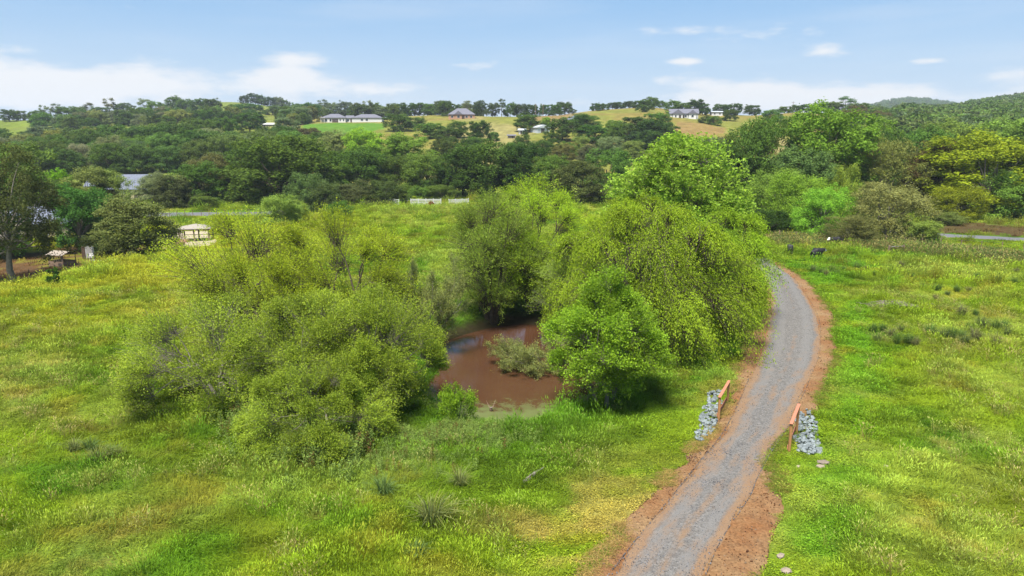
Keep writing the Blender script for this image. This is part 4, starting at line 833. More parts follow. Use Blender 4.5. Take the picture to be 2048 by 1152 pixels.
# the slopes: single oaks on the grass, then the woods
ORD = ['first', 'second', 'third', 'fourth', 'fifth', 'sixth', 'seventh', 'eighth', 'ninth', 'tenth', 'eleventh', 'twelfth', 'thirteenth', 'fourteenth', 'fifteenth', 'sixteenth', 'seventeenth', 'eighteenth', 'nineteenth', 'twentieth']
def at_base(k, px, base, top, w, color, label, group=None):
    p = PR(px, base)
    return place(k, px, p.y, top, w, color, label, group, loc=p)
def hill_trees():
    fo = 'far_oak'
    rows = {
     'on the skyline above the left hill': [(20, 243, 219, 30, DARK, fo), (42, 241, 221, 26, OAK, fo), (88, 240, 210, 14, GREY, 'pine'), (99, 240, 214, 13, GREY, 'pine'), (115, 240, 207, 17, BLUE, 'pine'), (138, 240, 213, 40, OAK, fo), (180, 236, 205, 18, GREY, 'pine'),
        (160, 238, 214, 30, OAK, fo), (205, 236, 214, 42, DARK, fo), (221, 234, 196, 22, GREY, 'pine'), (250, 232, 206, 34, OAK, fo), (291, 230, 197, 24, GREY, 'pine'), (312, 230, 203, 32, OAK, fo), (345, 226, 193, 42, DARK, fo), (372, 228, 198, 30, OAK, fo), (402, 230, 198, 40, DARK, fo), (427, 232, 197, 36, OAK, fo)],
     'on the highest grassy hilltop': [(488, 208, 191, 16, DARK, fo), (506, 207, 187, 26, DARK, fo), (523, 206.5, 190, 20, OAK, fo), (540, 208.5, 194, 22, DARK, fo), (558, 212, 194, 24, GREY, fo), (572, 214, 200, 20, OAK, fo)],
     'on the slope below the highest hilltop': [(468, 231, 209, 30, OAK, fo), (497, 233, 207, 58, DARK, fo), (545, 230, 211, 36, OAK, fo), (575, 234, 213, 40, OAK, fo)],
     'standing on the grassy slope left of the white house': [(386, 271, 236, 46, OAK, fo), (414, 284, 238, 56, OAK, fo), (455, 278, 235, 40, OAK, fo), (500, 266, 226, 62, OAK, fo), (575, 272, 236, 56, BLUE, fo), (618, 282, 256, 46, BRWN, fo)],
     'right of the white house': [(800, 262, 228, 60, OAK, fo), (830, 256, 234, 44, OAK, fo), (862, 276, 246, 58, OAK, fo), (894, 282, 256, 50, DARK, fo), (915, 276, 242, 42, OAK, fo), (960, 281, 242, 46, DARK, fo), (987, 282, 264, 22, OAK, fo)],
     'on the golden meadow around the grey barn': [(1062, 262, 229, 58, DARK, fo), (1092, 254, 234, 16, LIME, 'cottonwood'), (1125, 282, 236, 62, OAK, fo), (1050, 275, 256, 14, DARK, 'conifer'), (1172, 264, 228, 58, (.06, .12, .02), 'cottonwood'), (1190, 285, 250, 60, DARK, fo), (1228, 262, 240, 36, LITE, fo), (1225, 292, 246, 40, OAK, fo)],
     'in the dark clump left of the gabled house': [(1270, 268, 233, 60, DARK, fo), (1310, 262, 225, 60, OAK, fo), (1250, 282, 246, 50, DARK, fo), (1300, 285, 240, 60, DARK, fo), (1330, 284, 246, 44, DARK, fo), (1290, 300, 262, 80, (.05, .10, .03), fo)],
     'on the skyline between the two hill houses': [(985, 233, 206, 26, BLUE, fo), (1003, 232, 198, 18, BLUE, 'pine'), (1020, 233, 206, 30, OAK, fo), (1042, 233, 208, 28, DARK, fo), (1066, 231, 209, 28, DARK, fo), (1092, 229, 209, 26, DARK, fo), (1112, 229, 208, 24, OAK, fo), (1130, 230, 204, 38, DARK, fo)],
     'on the skyline above the gabled house': [(1190, 222, 206, 20, DARK, fo), (1205, 221, 207, 22, DARK, fo), (1225, 218, 205, 24, DARK, fo), (1240, 217, 204, 26, DARK, fo), (1258, 216, 202, 24, DARK, fo), (1275, 216, 201, 24, DARK, fo), (1302, 214, 194, 28, OAK, fo), (1292, 224, 200, 36, OAK, fo), (1320, 216, 201, 24, OAK, fo),
        (1345, 226, 201, 34, OAK, fo), (1366, 228, 206, 30, OAK, fo), (1388, 229, 199, 36, DARK, fo), (1405, 230, 207, 30, DARK, fo), (1440, 228, 208, 30, DARK, fo), (1468, 230, 207, 34, DARK, fo)],
     'on the hilltop right of the gabled house': [(1410, 246, 232, 30, DARK, fo), (1428, 250, 232, 26, OAK, fo), (1460, 242, 220, 30, OAK, fo), (1504, 231, 210, 34, DARK, fo), (1544, 242, 219, 36, OAK, fo), (1565, 250, 240, 14, OAK, fo)],
     'along the dark rise left of the blue hill': [(1570, 224, 213, 24, OAK, fo), (1590, 223, 210, 24, OAK, fo), (1612, 222, 209, 26, DARK, fo), (1640, 224, 206, 34, DARK, fo), (1668, 224, 203, 34, OAK, fo), (1690, 226, 193, 30, BLUE, 'pine'), (1712, 232, 206, 46, OAK, fo), (1745, 240, 212, 50, OAK, fo), (1722, 246, 222, 44, OAK, fo), (1775, 248, 222, 50, OAK, fo)],
     'on the skyline behind the white house': [(600, 232, 207, 36, OAK, fo), (622, 234, 206, 40, DARK, fo), (646, 231, 199, 20, GREY, 'pine'), (664, 230, 205, 36, BLUE, fo), (690, 228, 203, 34, BLUE, fo), (712, 229, 205, 20, GREY, 'pine'), (735, 228, 201, 20, GREY, 'pine'), (722, 232, 208, 36, OAK, fo), (752, 229, 205, 28, OAK, fo), (768, 232, 212, 38, GREY, fo),
        (800, 231, 206, 36, OAK, fo), (830, 230, 206, 38, OAK, fo), (855, 229, 207, 30, OAK, fo), (878, 228, 201, 26, BLUE, 'pine'), (880, 230, 208, 26, OAK, fo), (935, 224, 201, 22, GREY, 'pine'), (893, 225, 205, 22, DARK, fo), (960, 231, 201, 26, BLUE, fo), (955, 229, 212, 22, OAK, fo)],
    }
    wordk = {'pine': 'grey airy pine', 'conifer': 'small dark conifer', 'cottonwood': 'fresh green poplar', fo: 'oak'}
    toned = {DARK: 'dark', OAK: 'green', BLUE: 'blue-green', GREY: 'grey-green', BRWN: 'brownish', LIME: 'bright', LITE: 'light green'}
    # near to far so that the cover map works
    for where, lst in rows.items():
        cnt = {}; out = []
        for (px, base, top, w, c, k) in sorted(lst, key=lambda r: r[0]):
            nm = wordk[k] if k != fo else (toned.get(c, 'green') + ' oak'); cnt[nm] = cnt.get(nm, 0) + 1; out.append((px, base, top, w, c, k, nm, cnt[nm]))
        for (px, base, top, w, c, k, nm, i) in out:
            lab = ('%s %s from the left, %s' % (ORD[i - 1], nm, where)) if cnt[nm] > 1 else ('the only %s %s' % (nm, where))
            at_base(k, px, base, top, w, c, lab, 'trees ' + where)

TONE = {DARK: 'dark', OAK: 'green', BLUE: 'blue-green', GREY: 'grey-green', BRWN: 'brownish', OLIV: 'olive', LITE: 'light green', (.07, .12, .03): 'fresh green', (.075, .13, .03): 'fresh green', (.08, .12, .03): 'mid-green'}
def woods():
    """dense woods: trees sampled over wooded ground, nearest first, leaving out those nothing would show of"""
    polys = [
      ('in the wood on the left slope', [(-120, 268), (60, 266), (150, 270), (215, 260), (300, 262), (345, 288), (440, 308), (520, 316), (640, 308), (670, 316), (520, 336), (240, 350), (-120, 352)], 11.0, 75),
      ('in the upper wood under the left skyline', [(60, 244), (160, 240), (330, 236), (440, 236), (600, 236), (640, 240), (600, 252), (540, 240), (420, 252), (330, 258), (220, 252), (170, 262), (80, 256)], 12.0, 55),
      ('in the dark wood right of the central grove', [(860, 310), (960, 308), (1100, 306), (1240, 306), (1500, 296), (1500, 318), (1200, 330), (880, 326)], 13.0, 44),
      ('in the wood behind the white house', [(580, 226), (780, 226), (990, 230), (980, 238), (780, 240), (770, 236), (620, 236)], 9.0, 50),
      ('in the right-hand wood below the ridge', [(1690, 252), (1800, 246), (2100, 250), (2260, 250), (2260, 300), (1700, 300)], 14.0, 60),
    ]
    rng = random.Random(17)
    for where, poly, space, most in polys:
        W = np.array([P(*q)[:2] for q in poly]); pts = []
        x0, x1, y0, y1 = W[:, 0].min(), W[:, 0].max(), W[:, 1].min(), W[:, 1].max(); cand = []
        for _ in range(5000): cand.append((rng.uniform(x0, x1), rng.uniform(y0, y1)))
        C = np.array(cand); C = C[inpoly(C[:, 0], C[:, 1], [tuple(q) for q in W])]; C = C[np.argsort(C[:, 1])]
        order = list(range(len(C))); rng.shuffle(order)
        for i in order:
            if all((C[i, 0] - q[0]) ** 2 + (C[i, 1] - q[1]) ** 2 > (space * .72) ** 2 for q in pts): pts.append(tuple(C[i]))
        pts.sort(key=lambda q: q[1]); made = 0; rows = []
        for (x, y) in pts:
            if made >= most: break
            z = hz(x, y); h = rng.uniform(8.5, 12.5) if 'left slope' in where or 'right-hand' in where else rng.uniform(7, 11) if 'central' not in where else rng.uniform(5.5, 8.5); px, py, dep = proj(x, y, z + h); w = h * rng.uniform(1.0, 1.35) * FPX / dep
            if px < -60 or px > 2110 or hidden(px, py, w): continue
            c = rng.choice([OAK, OAK, DARK, OLIV, GREY, (.07, .12, .03), BLUE, (.075, .13, .03)]) if 'right-hand' not in where else rng.choice([OAK, OAK, LITE, OLIV, (.075, .13, .03), BRWN, (.08, .12, .03), BLUE])
            k = 'oak_tree' if y < 300 else 'far_oak'
            rows.append((px, place(k, px, y, py, w, c, 'oak', 'trees ' + where, loc=Vector((x, y, z))), c)); made += 1
        by = {}
        for px, t, c in sorted(rows, key=lambda r: r[0]): by.setdefault(TONE[c], []).append(t)
        for tone, ts in by.items():
            for i, t in enumerate(ts):
                r = len(ts) - 1 - i
                t['label'] = ('%s %s oak from the left %s' % (ORD[i], tone, where)) if i <= r or i < 8 else ('%s %s oak from the right %s' % (ORD[r], tone, where))
woods()
hill_trees()

# ------------------------------------------------------------------ scattered stuff by geometry nodes
def scatter(name, pos, idx, rot, scl, tint, protos, label, kindv='stuff'):
    """instances of the meshes in protos on points, each with its own turn, size and colour"""
    me = bpy.data.meshes.new(name); n = len(pos); me.vertices.add(n); me.vertices.foreach_set('co', np.asarray(pos, np.float32).ravel())
    for an, typ, key, data in (('idx', 'INT', 'value', np.asarray(idx, np.int32)), ('rot', 'FLOAT_VECTOR', 'vector', np.asarray(rot, np.float32)), ('scl', 'FLOAT_VECTOR', 'vector', np.asarray(scl, np.float32)), ('tint', 'FLOAT_COLOR', 'color', np.concatenate([tint, np.ones((n, 1))], 1).astype(np.float32))):
        a = me.attributes.new(an, typ, 'POINT'); a.data.foreach_set(key, data.ravel())
    o = ob(name, me); col = bpy.data.collections.new(name + '_kinds')
    for i, pm in enumerate(protos):
        q = bpy.data.objects.new('%s_%02d' % (name, i), pm); col.objects.link(q)
    ng = bpy.data.node_groups.new(name, 'GeometryNodeTree'); ng.interface.new_socket('Geometry', in_out='INPUT', socket_type='NodeSocketGeometry'); ng.interface.new_socket('Geometry', in_out='OUTPUT', socket_type='NodeSocketGeometry')
    N = ng.nodes; L = ng.links; gi = N.new('NodeGroupInput'); go = N.new('NodeGroupOutput'); m2p = N.new('GeometryNodeMeshToPoints'); L.new(gi.outputs[0], m2p.inputs[0])
    ci = N.new('GeometryNodeCollectionInfo'); ci.inputs[0].default_value = col; ci.inputs['Separate Children'].default_value = True; ci.inputs['Reset Children'].default_value = True
    iop = N.new('GeometryNodeInstanceOnPoints'); iop.inputs['Pick Instance'].default_value = True; L.new(m2p.outputs[0], iop.inputs['Points']); L.new(ci.outputs[0], iop.inputs['Instance'])
    def na(an, t):
        q = N.new('GeometryNodeInputNamedAttribute'); q.data_type = t; q.inputs['Name'].default_value = an; return q.outputs['Attribute']
    L.new(na('idx', 'INT'), iop.inputs['Instance Index'])
    e2r = N.new('FunctionNodeEulerToRotation'); L.new(na('rot', 'FLOAT_VECTOR'), e2r.inputs[0]); L.new(e2r.outputs[0], iop.inputs['Rotation']); L.new(na('scl', 'FLOAT_VECTOR'), iop.inputs['Scale'])
    L.new(iop.outputs[0], go.inputs[0])
    md = o.modifiers.new('scatter', 'NODES'); md.node_group = ng
    return tag(o, label, None, None, kindv)
def tuft_mesh(seed, blades, rad, hgt, wid, bend, lean=0.0, heads=0.0):
    """a patch of grass blades, each two leaves long and bent over"""
    rng = np.random.default_rng(seed); n = blades; r = rad * np.sqrt(rng.random(n)); th = rng.random(n) * 2 * np.pi; b = np.stack([r * np.cos(th), r * np.sin(th), np.full(n, -.03)], 1)
    h = hgt * rng.uniform(.5, 1.15, n)[:, None]; out = nrmz(np.stack([np.cos(th), np.sin(th), 0 * th], 1) * .5 + rng.normal(0, .6, (n, 3)) * np.array([1, 1, 0]) + np.array([lean, 0, 0])); bd = (bend * rng.uniform(.4, 1.5, n))[:, None]
    mid = b + UPV * h * .6 + out * bd * h * .35; tip = b + UPV * h * (1 - .35 * np.clip(bd, 0, 1.6)) + out * bd * h * 1.0
    s = nrmz(np.cross(out, UPV) + rng.normal(0, .5, (n, 3))) * (wid * rng.uniform(.6, 1.3, n))[:, None]
    V = np.stack([b - s * .5, b + s * .5, mid + s * .45, mid - s * .45, tip, tip + s * .12], 1).reshape(-1, 3); i = np.arange(n)[:, None] * 6
    Fc = np.concatenate([i + np.array([[0, 1, 2, 3]]), i + np.array([[3, 2, 5, 4]])], 1).reshape(-1, 4); v = np.repeat(rng.random(n), 2)
    if heads:
        m = rng.random(n) < heads; p = tip[m]; k = len(p); a = nrmz(out[m] * .6 + UPV * .6); q = nrmz(np.cross(a, rng.normal(size=a.shape))) * wid * 1.3
        o = len(V); V = np.concatenate([V, np.stack([p, p + a * .05 + q, p + a * .13, p + a * .05 - q], 1).reshape(-1, 3)]); Fc = np.concatenate([Fc, o + np.arange(4 * k).reshape(k, 4)]); v = np.concatenate([v, np.full(k, .97)])
    return mesh_np('tuft', V, Fc, M_GRASS, [('v', 'FACE', 'FLOAT', v)])
def leafy_mesh(seed, n, rad, hgt, lf):
    rng = np.random.default_rng(seed); th = rng.random(n) * 2 * np.pi; r = rad * np.sqrt(rng.random(n)); p = np.stack([r * np.cos(th), r * np.sin(th), hgt * rng.random(n) * (1 - .5 * r / rad)], 1)
    V, Fc, v = leaves(rng, p, rng.normal(size=(n, 3)) + np.array([0, 0, .3]), nrmz(rng.normal(0, .5, (n, 3)) + UPV), lf * rng.uniform(.6, 1.3, n), lf * .55 * rng.uniform(.7, 1.3, n))
    return mesh_np('leafy', V, Fc, M_GRASS, [('v', 'FACE', 'FLOAT', v)])
def weed_mesh(seed, stalks, rad, hgt):
    rng = np.random.default_rng(seed); pos = []; ax = []
    for _ in range(stalks):
        th = rng.random() * 6.28; r = rad * math.sqrt(rng.random()); b = np.array([r * math.cos(th), r * math.sin(th), 0]); d = nrmz(np.array([rng.normal(0, .15), rng.normal(0, .15), 1])); h = hgt * rng.uniform(.6, 1.1)
        t = np.linspace(.05, 1, 15)[:, None]; pos.append(b + d * h * t); a = rng.normal(0, 1, (15, 3)) * np.array([1, 1, .2]) + UPV * .8; ax.append(a)
    pos = np.concatenate(pos); ax = np.concatenate(ax); n = len(pos)
    V, Fc, v = leaves(rng, pos, ax, nrmz(rng.normal(0, .6, (n, 3)) + UPV * .6), .13 * rng.uniform(.6, 1.3, n), .032 * rng.uniform(.7, 1.4, n))
    return mesh_np('weed', V, Fc, M_GRASS, [('v', 'FACE', 'FLOAT', v)])
PILES = []
def grass():
    rng = np.random.default_rng(9); P_ = []; S_ = []
    for (r0, r1, dens, sc) in ((16, 34, 17, .85), (34, 55, 11, 1.0), (55, 85, 6, 1.25), (85, 125, 3.0, 1.7), (125, 190, 1.1, 2.2)):
        a = np.radians(52); n = int(a * (r1 ** 2 - r0 ** 2) * dens * .80); r = np.sqrt(rng.uniform(r0 ** 2, r1 ** 2, n)); th = rng.uniform(-R(41), R(41), n)
        P_.append(np.stack([r * np.sin(th), r * np.cos(th)], 1)); S_.append(np.full(n, sc))
    XY = np.concatenate(P_); sc = np.concatenate(S_); x, y = XY.T
    ragged = .5 * (fbm(x / .8, y / .8, 88, 2) - .5)
    bad = inpoly(x + ragged, y + ragged, DIRT_POLY) | (pond_d(x, y) < 1.0) | ((pond_d(x, y) < 1.16) & (y > 51)) | (inpoly(x, y, YARD) & (rng.random(len(x)) < .93)) | inpoly(x, y, SAND) | (inpoly(x, y, BANK) & (rng.random(len(x)) < .9))
    for poly in PILES: bad |= inpoly(x, y, poly)
    for rp in (ROADS): bad |= polydist(x, y, rp) < 3.6
    x, y, sc = x[~bad], y[~bad], sc[~bad]; n = len(x); z = H(x, y)
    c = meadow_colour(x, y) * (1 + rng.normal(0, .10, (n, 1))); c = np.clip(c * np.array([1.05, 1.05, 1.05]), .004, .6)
    lum = c[:, 0] / (c[:, 1] + 1e-6)
    vigor = fbm(x / 3.1, y / 2.3, 91, 3); swirl = fbm(x / 4.5, y / 4.5, 92, 2) * 12.0
    idx = rng.integers(0, 6, n); tall = (vigor > .56) & (rng.random(n) < .5); idx[tall] = 6 + rng.integers(0, 2, tall.sum())
    rd = np.abs(x - np.interp(y, ROADC[:, 1], ROADC[:, 0])); low = ((rd < 6.5) & (rng.random(n) < .55)) | (rng.random(n) < .08); idx[low] = 8 + rng.integers(0, 2, low.sum())
    hs = (.45 + 1.0 * vigor ** 1.3) * (.65 + .8 * fbm(x / 1.3, y / 1.0, 93, 2)); hs = np.where(rd < 6, hs * .6, hs); hs = hs * (1 + .5 * sst(1.7, 1.05, pond_d(x, y)))
    rot = np.stack([rng.normal(0, .08, n), rng.normal(0, .08, n), swirl + rng.normal(0, .7, n)], 1)
    hs = hs * np.exp(rng.normal(0, .28, n)); scl = np.stack([sc, sc, sc * hs], 1) * rng.uniform(.75, 1.3, (n, 1))
    pr = [tuft_mesh(300 + i, 46, .34, .30, .016, .75, .9) for i in range(4)] + [tuft_mesh(310 + i, 46, .34, .26, .016, 1.25, 1.6) for i in range(2)] + [tuft_mesh(320 + i, 42, .32, .46, .013, .5, .3, .5) for i in range(2)] + [leafy_mesh(330 + i, 60, .36, .12, .10) for i in range(2)]
    scatter('meadow_grass', np.stack([x, y, z], 1), idx, rot, scl, c, pr, 'rough meadow grass, green to straw yellow')
    # paler seeding grass standing above the rest
    n = 5200; r = np.sqrt(rng.uniform(20 ** 2, 75 ** 2, n)); th = rng.uniform(-R(41), R(41), n); x, y = r * np.sin(th), r * np.cos(th)
    ok = (vnoise(x / 2.6, y / 1.8, 97) > .52) & ~inpoly(x, y, DIRT_POLY) & (pond_d(x, y) > 1.25) & (np.abs(x - np.interp(y, ROADC[:, 1], ROADC[:, 0])) > 5.5)
    for poly in PILES + [YARD]: ok &= ~inpoly(x, y, poly)
    x, y = x[ok], y[ok]; n = len(x); c = np.array([[.24, .245, .075], [.18, .235, .045], [.26, .22, .085], [.14, .21, .03]])[rng.integers(0, 4, n)] * (1 + rng.normal(0, .12, (n, 1)))
    scatter('seeding_grass', np.stack([x, y, H(x, y)], 1), rng.integers(0, 2, n), np.stack([0 * x, 0 * x, rng.random(n) * 6.28], 1), np.ones((n, 3)) * rng.uniform(.7, 1.35, (n, 1)), np.clip(c, .01, .5), [tuft_mesh(360 + i, 26, .26, .62, .010, .45, .2, .9) for i in range(2)], 'pale seeding grass standing above the meadow')
    # dead straw and weeds creeping over the edges of the bare earth
    n = 5200; i = rng.integers(0, 419, n); f = rng.random(n)[:, None]; e = RS[i] * (1 - f[:, :, None]) + RS[i + 1] * f[:, :, None]; side = rng.random(n) < .55; p = np.where(side[:, None], e[:, 2], e[:, 3]); x, y = p.T; x = x + rng.normal(0, .22, n) + np.where(side, .1, -.1); ok = (y > 16) & (y < 90) & (vnoise(y / 1.7, x * 0 + side * 9.0, 98) > .3); x, y, side = x[ok], y[ok], side[ok]; n = len(x)
    c = np.where((rng.random(n) < .7)[:, None] & side[:, None], np.array([[.30, .22, .09]]), np.where((rng.random(n) < .4)[:, None], np.array([[.20, .18, .05]]), np.array([[.10, .17, .02]]))) * (1 + rng.normal(0, .12, (n, 1)))
    scatter('verge_straw', np.stack([x, y, H(x, y) + .02], 1), rng.integers(0, 2, n), np.stack([0 * x, 0 * x, rng.random(n) * 6.28], 1), np.ones((n, 3)) * rng.uniform(.5, 1.0, (n, 1)), np.clip(c, .01, .5), [tuft_mesh(370 + i, 30, .24, .20, .014, 1.2, .5) for i in range(2)], 'dead straw and small weeds along the edges of the bare earth')
    # tall grey-green weeds along the foot of the left willows and the pond bank
    n = 4200; a = rng.uniform(0, 1, n); x = -15 + 17.5 * a + rng.normal(0, .6, n); y = 41.0 - 7.0 * np.sin(np.pi * (.12 + .8 * a)) + rng.normal(0, 1.9, n)
    ok = (pond_d(x, y) > 1.03) & (vnoise(x / 1.6, y / 1.6, 95) > .22) & ~((x > -4.2) & (y > 35.2)); x, y = x[ok], y[ok]; n = len(x)
    c = np.array([.165, .245, .062]) * (1 + rng.normal(0, .16, (n, 1))); c[rng.random(n) < .06] = (.13, .075, .035)
    scatter('tall_weeds', np.stack([x, y, H(x, y)], 1), rng.integers(0, 3, n), np.stack([0 * x, 0 * x, rng.random(n) * 6.28], 1), np.ones((n, 3)) * rng.uniform(.6, 1.25, (n, 1)) * np.where(x > -7, .55, 1.0)[:, None], np.clip(c, .01, .5), [weed_mesh(340 + i, 9, .3, .95) for i in range(3)], 'tall grey-green weeds below the left willows')
    # reeds and long grass in front of the right-hand willows
    n = 2600; q = rng.random(n); px = 1540 + 508 * q; py = 480 + 45 * q ** 1.4 + rng.normal(0, 5, n); d = np.array([PW(a_, b_, -.1)[:2] for a_, b_ in zip(px, py)]); x, y = d.T
    c = np.where(rng.random((n, 1)) < .45, np.array([[.20, .17, .06]]), np.array([[.085, .12, .03]])) * (1 + rng.normal(0, .15, (n, 1)))
    ok = ~inpoly(x, y, BANK) & (polydist(x, y, ROADS[2]) > 3.4); x, y, c = x[ok], y[ok], c[ok]; n = len(x)
    scatter('long_grass', np.stack([x, y, H(x, y)], 1), rng.integers(0, 2, n), np.stack([0 * x, 0 * x, rng.random(n) * 6.28], 1), np.ones((n, 3)) * rng.uniform(1.1, 2.1, (n, 1)), np.clip(c, .01, .5), [tuft_mesh(350 + i, 40, .3, .55, .02, .5, 0, .4) for i in range(2)], 'long brownish grass along the far fence')
def road_line(pxs): return [tuple(P(*p)[:2]) for p in pxs]
ROADS = [road_line([(200, 431), (300, 429.5), (360, 428.5), (420, 428), (480, 427.5), (520, 427), (620, 420)]), road_line([(760, 399), (820, 400), (880, 397), (910, 394), (950, 391)]), road_line([(1780, 466), (1830, 468.5), (1900, 471.5), (1980, 475.5), (2048, 479), (2140, 484)])]
#GRASS_CALL

# far wooded ridge on the right and the blue hill behind it: too far and dense to count
def far_woodland():
    rng = np.random.default_rng(77); pr = []
    for i in range(3):
        w, lv = lobe_tree(400 + i, Ht=10, Wd=12, lobes=16, subs=5, per=18, crown_base=0, shape='bush', leaf=(1.1, .8), lobe_r=.2); pr.append(mesh_np('far_crown', lv[0], lv[1], M_GRASS, [('v', 'FACE', 'FLOAT', lv[2])]))
    n = 9000; px = rng.uniform(1640, 2250, n); y = np.exp(rng.uniform(math.log(330), math.log(2700), n)); x = (px - 1024) / FPX * y * 1.02
    keep = ((px > 1770 - (y - 330) * .0) | (y > 700)) & ~((px < 1750) & (y < 1500)); x, y, px = x[keep], y[keep], px[keep]
    z = H(x, y); q = np.array([proj(a, b, c + 9) for a, b, c in zip(x, y, z)]); ok = (q[:, 1] < 262) & (q[:, 0] < 2230); x, y, z = x[ok], y[ok], z[ok]; n = len(x)
    pal = np.array([OAK, OAK, OAK, BLUE, (.08, .13, .035), (.09, .125, .04)]) * 1.1; c = pal[rng.integers(0, len(pal), n)] * (1 + rng.normal(0, .08, (n, 1)))
    sc = rng.uniform(.95, 1.5, n) * (1 + .5 * sst(1200, 2500, y))
    scatter('far_woodland', np.stack([x, y, z - .3], 1), rng.integers(0, 3, n), np.stack([0 * x, 0 * x, rng.random(n) * 6.28], 1), np.stack([sc * 1.1, sc * 1.1, sc], 1), np.clip(c, .004, .5), pr, 'dense far-off woodland over the right-hand ridge and blue hill')
far_woodland()

# ------------------------------------------------------------------ stones at the culvert
def rock_mesh(seed, flat=.7):
    bm = bmesh.new(); bmesh.ops.create_icosphere(bm, subdivisions=1, radius=.5); rr = random.Random(seed)
    ax = (rr.uniform(.8, 1.25), rr.uniform(.7, 1.1), flat * rr.uniform(.7, 1.15))
    for v in bm.verts:
        k = rr.uniform(.78, 1.18); v.co = Vector((v.co.x * ax[0] * k, v.co.y * ax[1] * k, v.co.z * ax[2] * k))
    me = bpy.data.meshes.new('rock'); bm.to_mesh(me); bm.free(); return me
def stone_material(name, col):
    m, nt, N, L, b = new_mat(name); oi = N.new('ShaderNodeObjectInfo'); tc = N.new('ShaderNodeTexCoord'); nz = N.new('ShaderNodeTexNoise'); nz.inputs['Scale'].default_value = 5; nz.inputs['Detail'].default_value = 5; L.new(tc.outputs['Object'], nz.inputs['Vector'])
    a = N.new('ShaderNodeMapRange'); a.inputs['To Min'].default_value = .62; a.inputs['To Max'].default_value = 1.25; L.new(oi.outputs['Random'], a.inputs['Value'])
    c = N.new('ShaderNodeMapRange'); c.inputs['From Min'].default_value = .3; c.inputs['From Max'].default_value = .7; c.inputs['To Min'].default_value = .75; c.inputs['To Max'].default_value = 1.2; L.new(nz.outputs[0], c.inputs['Value'])
    mu = N.new('ShaderNodeMath'); mu.operation = 'MULTIPLY'; L.new(a.outputs[0], mu.inputs[0]); L.new(c.outputs[0], mu.inputs[1])
    sc = N.new('ShaderNodeVectorMath'); sc.operation = 'SCALE'; sc.inputs[0].default_value = col; L.new(mu.outputs[0], sc.inputs['Scale']); L.new(sc.outputs[0], b.inputs['Base Color']); b.inputs['Roughness'].default_value = .85; b.inputs['Specular IOR Level'].default_value = .2
    bp = N.new('ShaderNodeBump'); bp.inputs['Strength'].default_value = .5; bp.inputs['Distance'].default_value = .05; L.new(nz.outputs[0], bp.inputs['Height']); L.new(bp.outputs[0], b.inputs['Normal'])
    return m
M_ROCK = stone_material('blue_grey_rock', (.155, .178, .185)); M_TAN = stone_material('tan_rock', (.23, .185, .145))
ROCKS = [rock_mesh(500 + i) for i in range(6)]
for r_ in ROCKS: r_.materials.append(M_ROCK)
TANR = [rock_mesh(520 + i, .4) for i in range(3)]
for r_ in TANR: r_.materials.append(M_TAN)
def riprap(poly_px, n, label, seed):
    rr = random.Random(seed); W = [tuple(PW(*q, .0)[:2]) for q in poly_px]; PILES.append(W); xs = [q[0] for q in W]; ys = [q[1] for q in W]
    cx, cy = sum(xs) / len(xs), sum(ys) / len(ys); e = empty('riprap', (cx, cy, hz(cx, cy))); tag(e, label, 'stone pile', 'riprap at the culvert'); k = 0; tries = 0
    while k < n and tries < 9000:
        tries += 1; x = rr.uniform(min(xs), max(xs)); y = rr.uniform(min(ys), max(ys))
        if not inpoly(np.array([x]), np.array([y]), W)[0]: continue
        s = rr.uniform(.14, .30) * (1.25 if rr.random() < .12 else 1); z = hz(x, y) + s * .12 + rr.choice((0, 0, .10))
        o = ob('rock', ROCKS[rr.randrange(6)], e, (x - cx, y - cy, z - e.location.z), 0, (s, s, s)); o.rotation_euler = (rr.uniform(-.6, .6), rr.uniform(-.6, .6), rr.uniform(0, 6.28)); k += 1
riprap([(1418, 788), (1446, 786), (1444, 812), (1436, 838), (1424, 868), (1408, 892), (1388, 886), (1398, 852), (1402, 818)], 250, 'pale blue-grey rock heap left of the drive, below the handrail', 1)
riprap([(1596, 828), (1618, 828), (1634, 852), (1646, 900), (1622, 916), (1596, 906), (1588, 880), (1592, 852)], 270, 'pale blue-grey rock heap right of the drive, behind the handrail', 2)
for i, (px, py, s, lab) in enumerate([(1648, 928, .55, 'flat tan stone in the grass near the right rock heap'), (1640, 934, .4, 'smaller tan stone leaning on the flat one'), (1597, 934, .3, 'small tan stone at the grass edge of the drive'), (1560, 1114, .35, 'pale stone in the grass by the bare earth, bottom of view'), (1572, 1143, .45, 'pale stone at the bottom edge right of the drive'), (1772, 934, .3, 'lone tan stone in the right meadow')]):
    p = P(px, py); o = ob('stone', TANR[i % 3], None, p + Vector((0, 0, s * .12)), i * 1.3, s); tag(o, lab, 'stone')

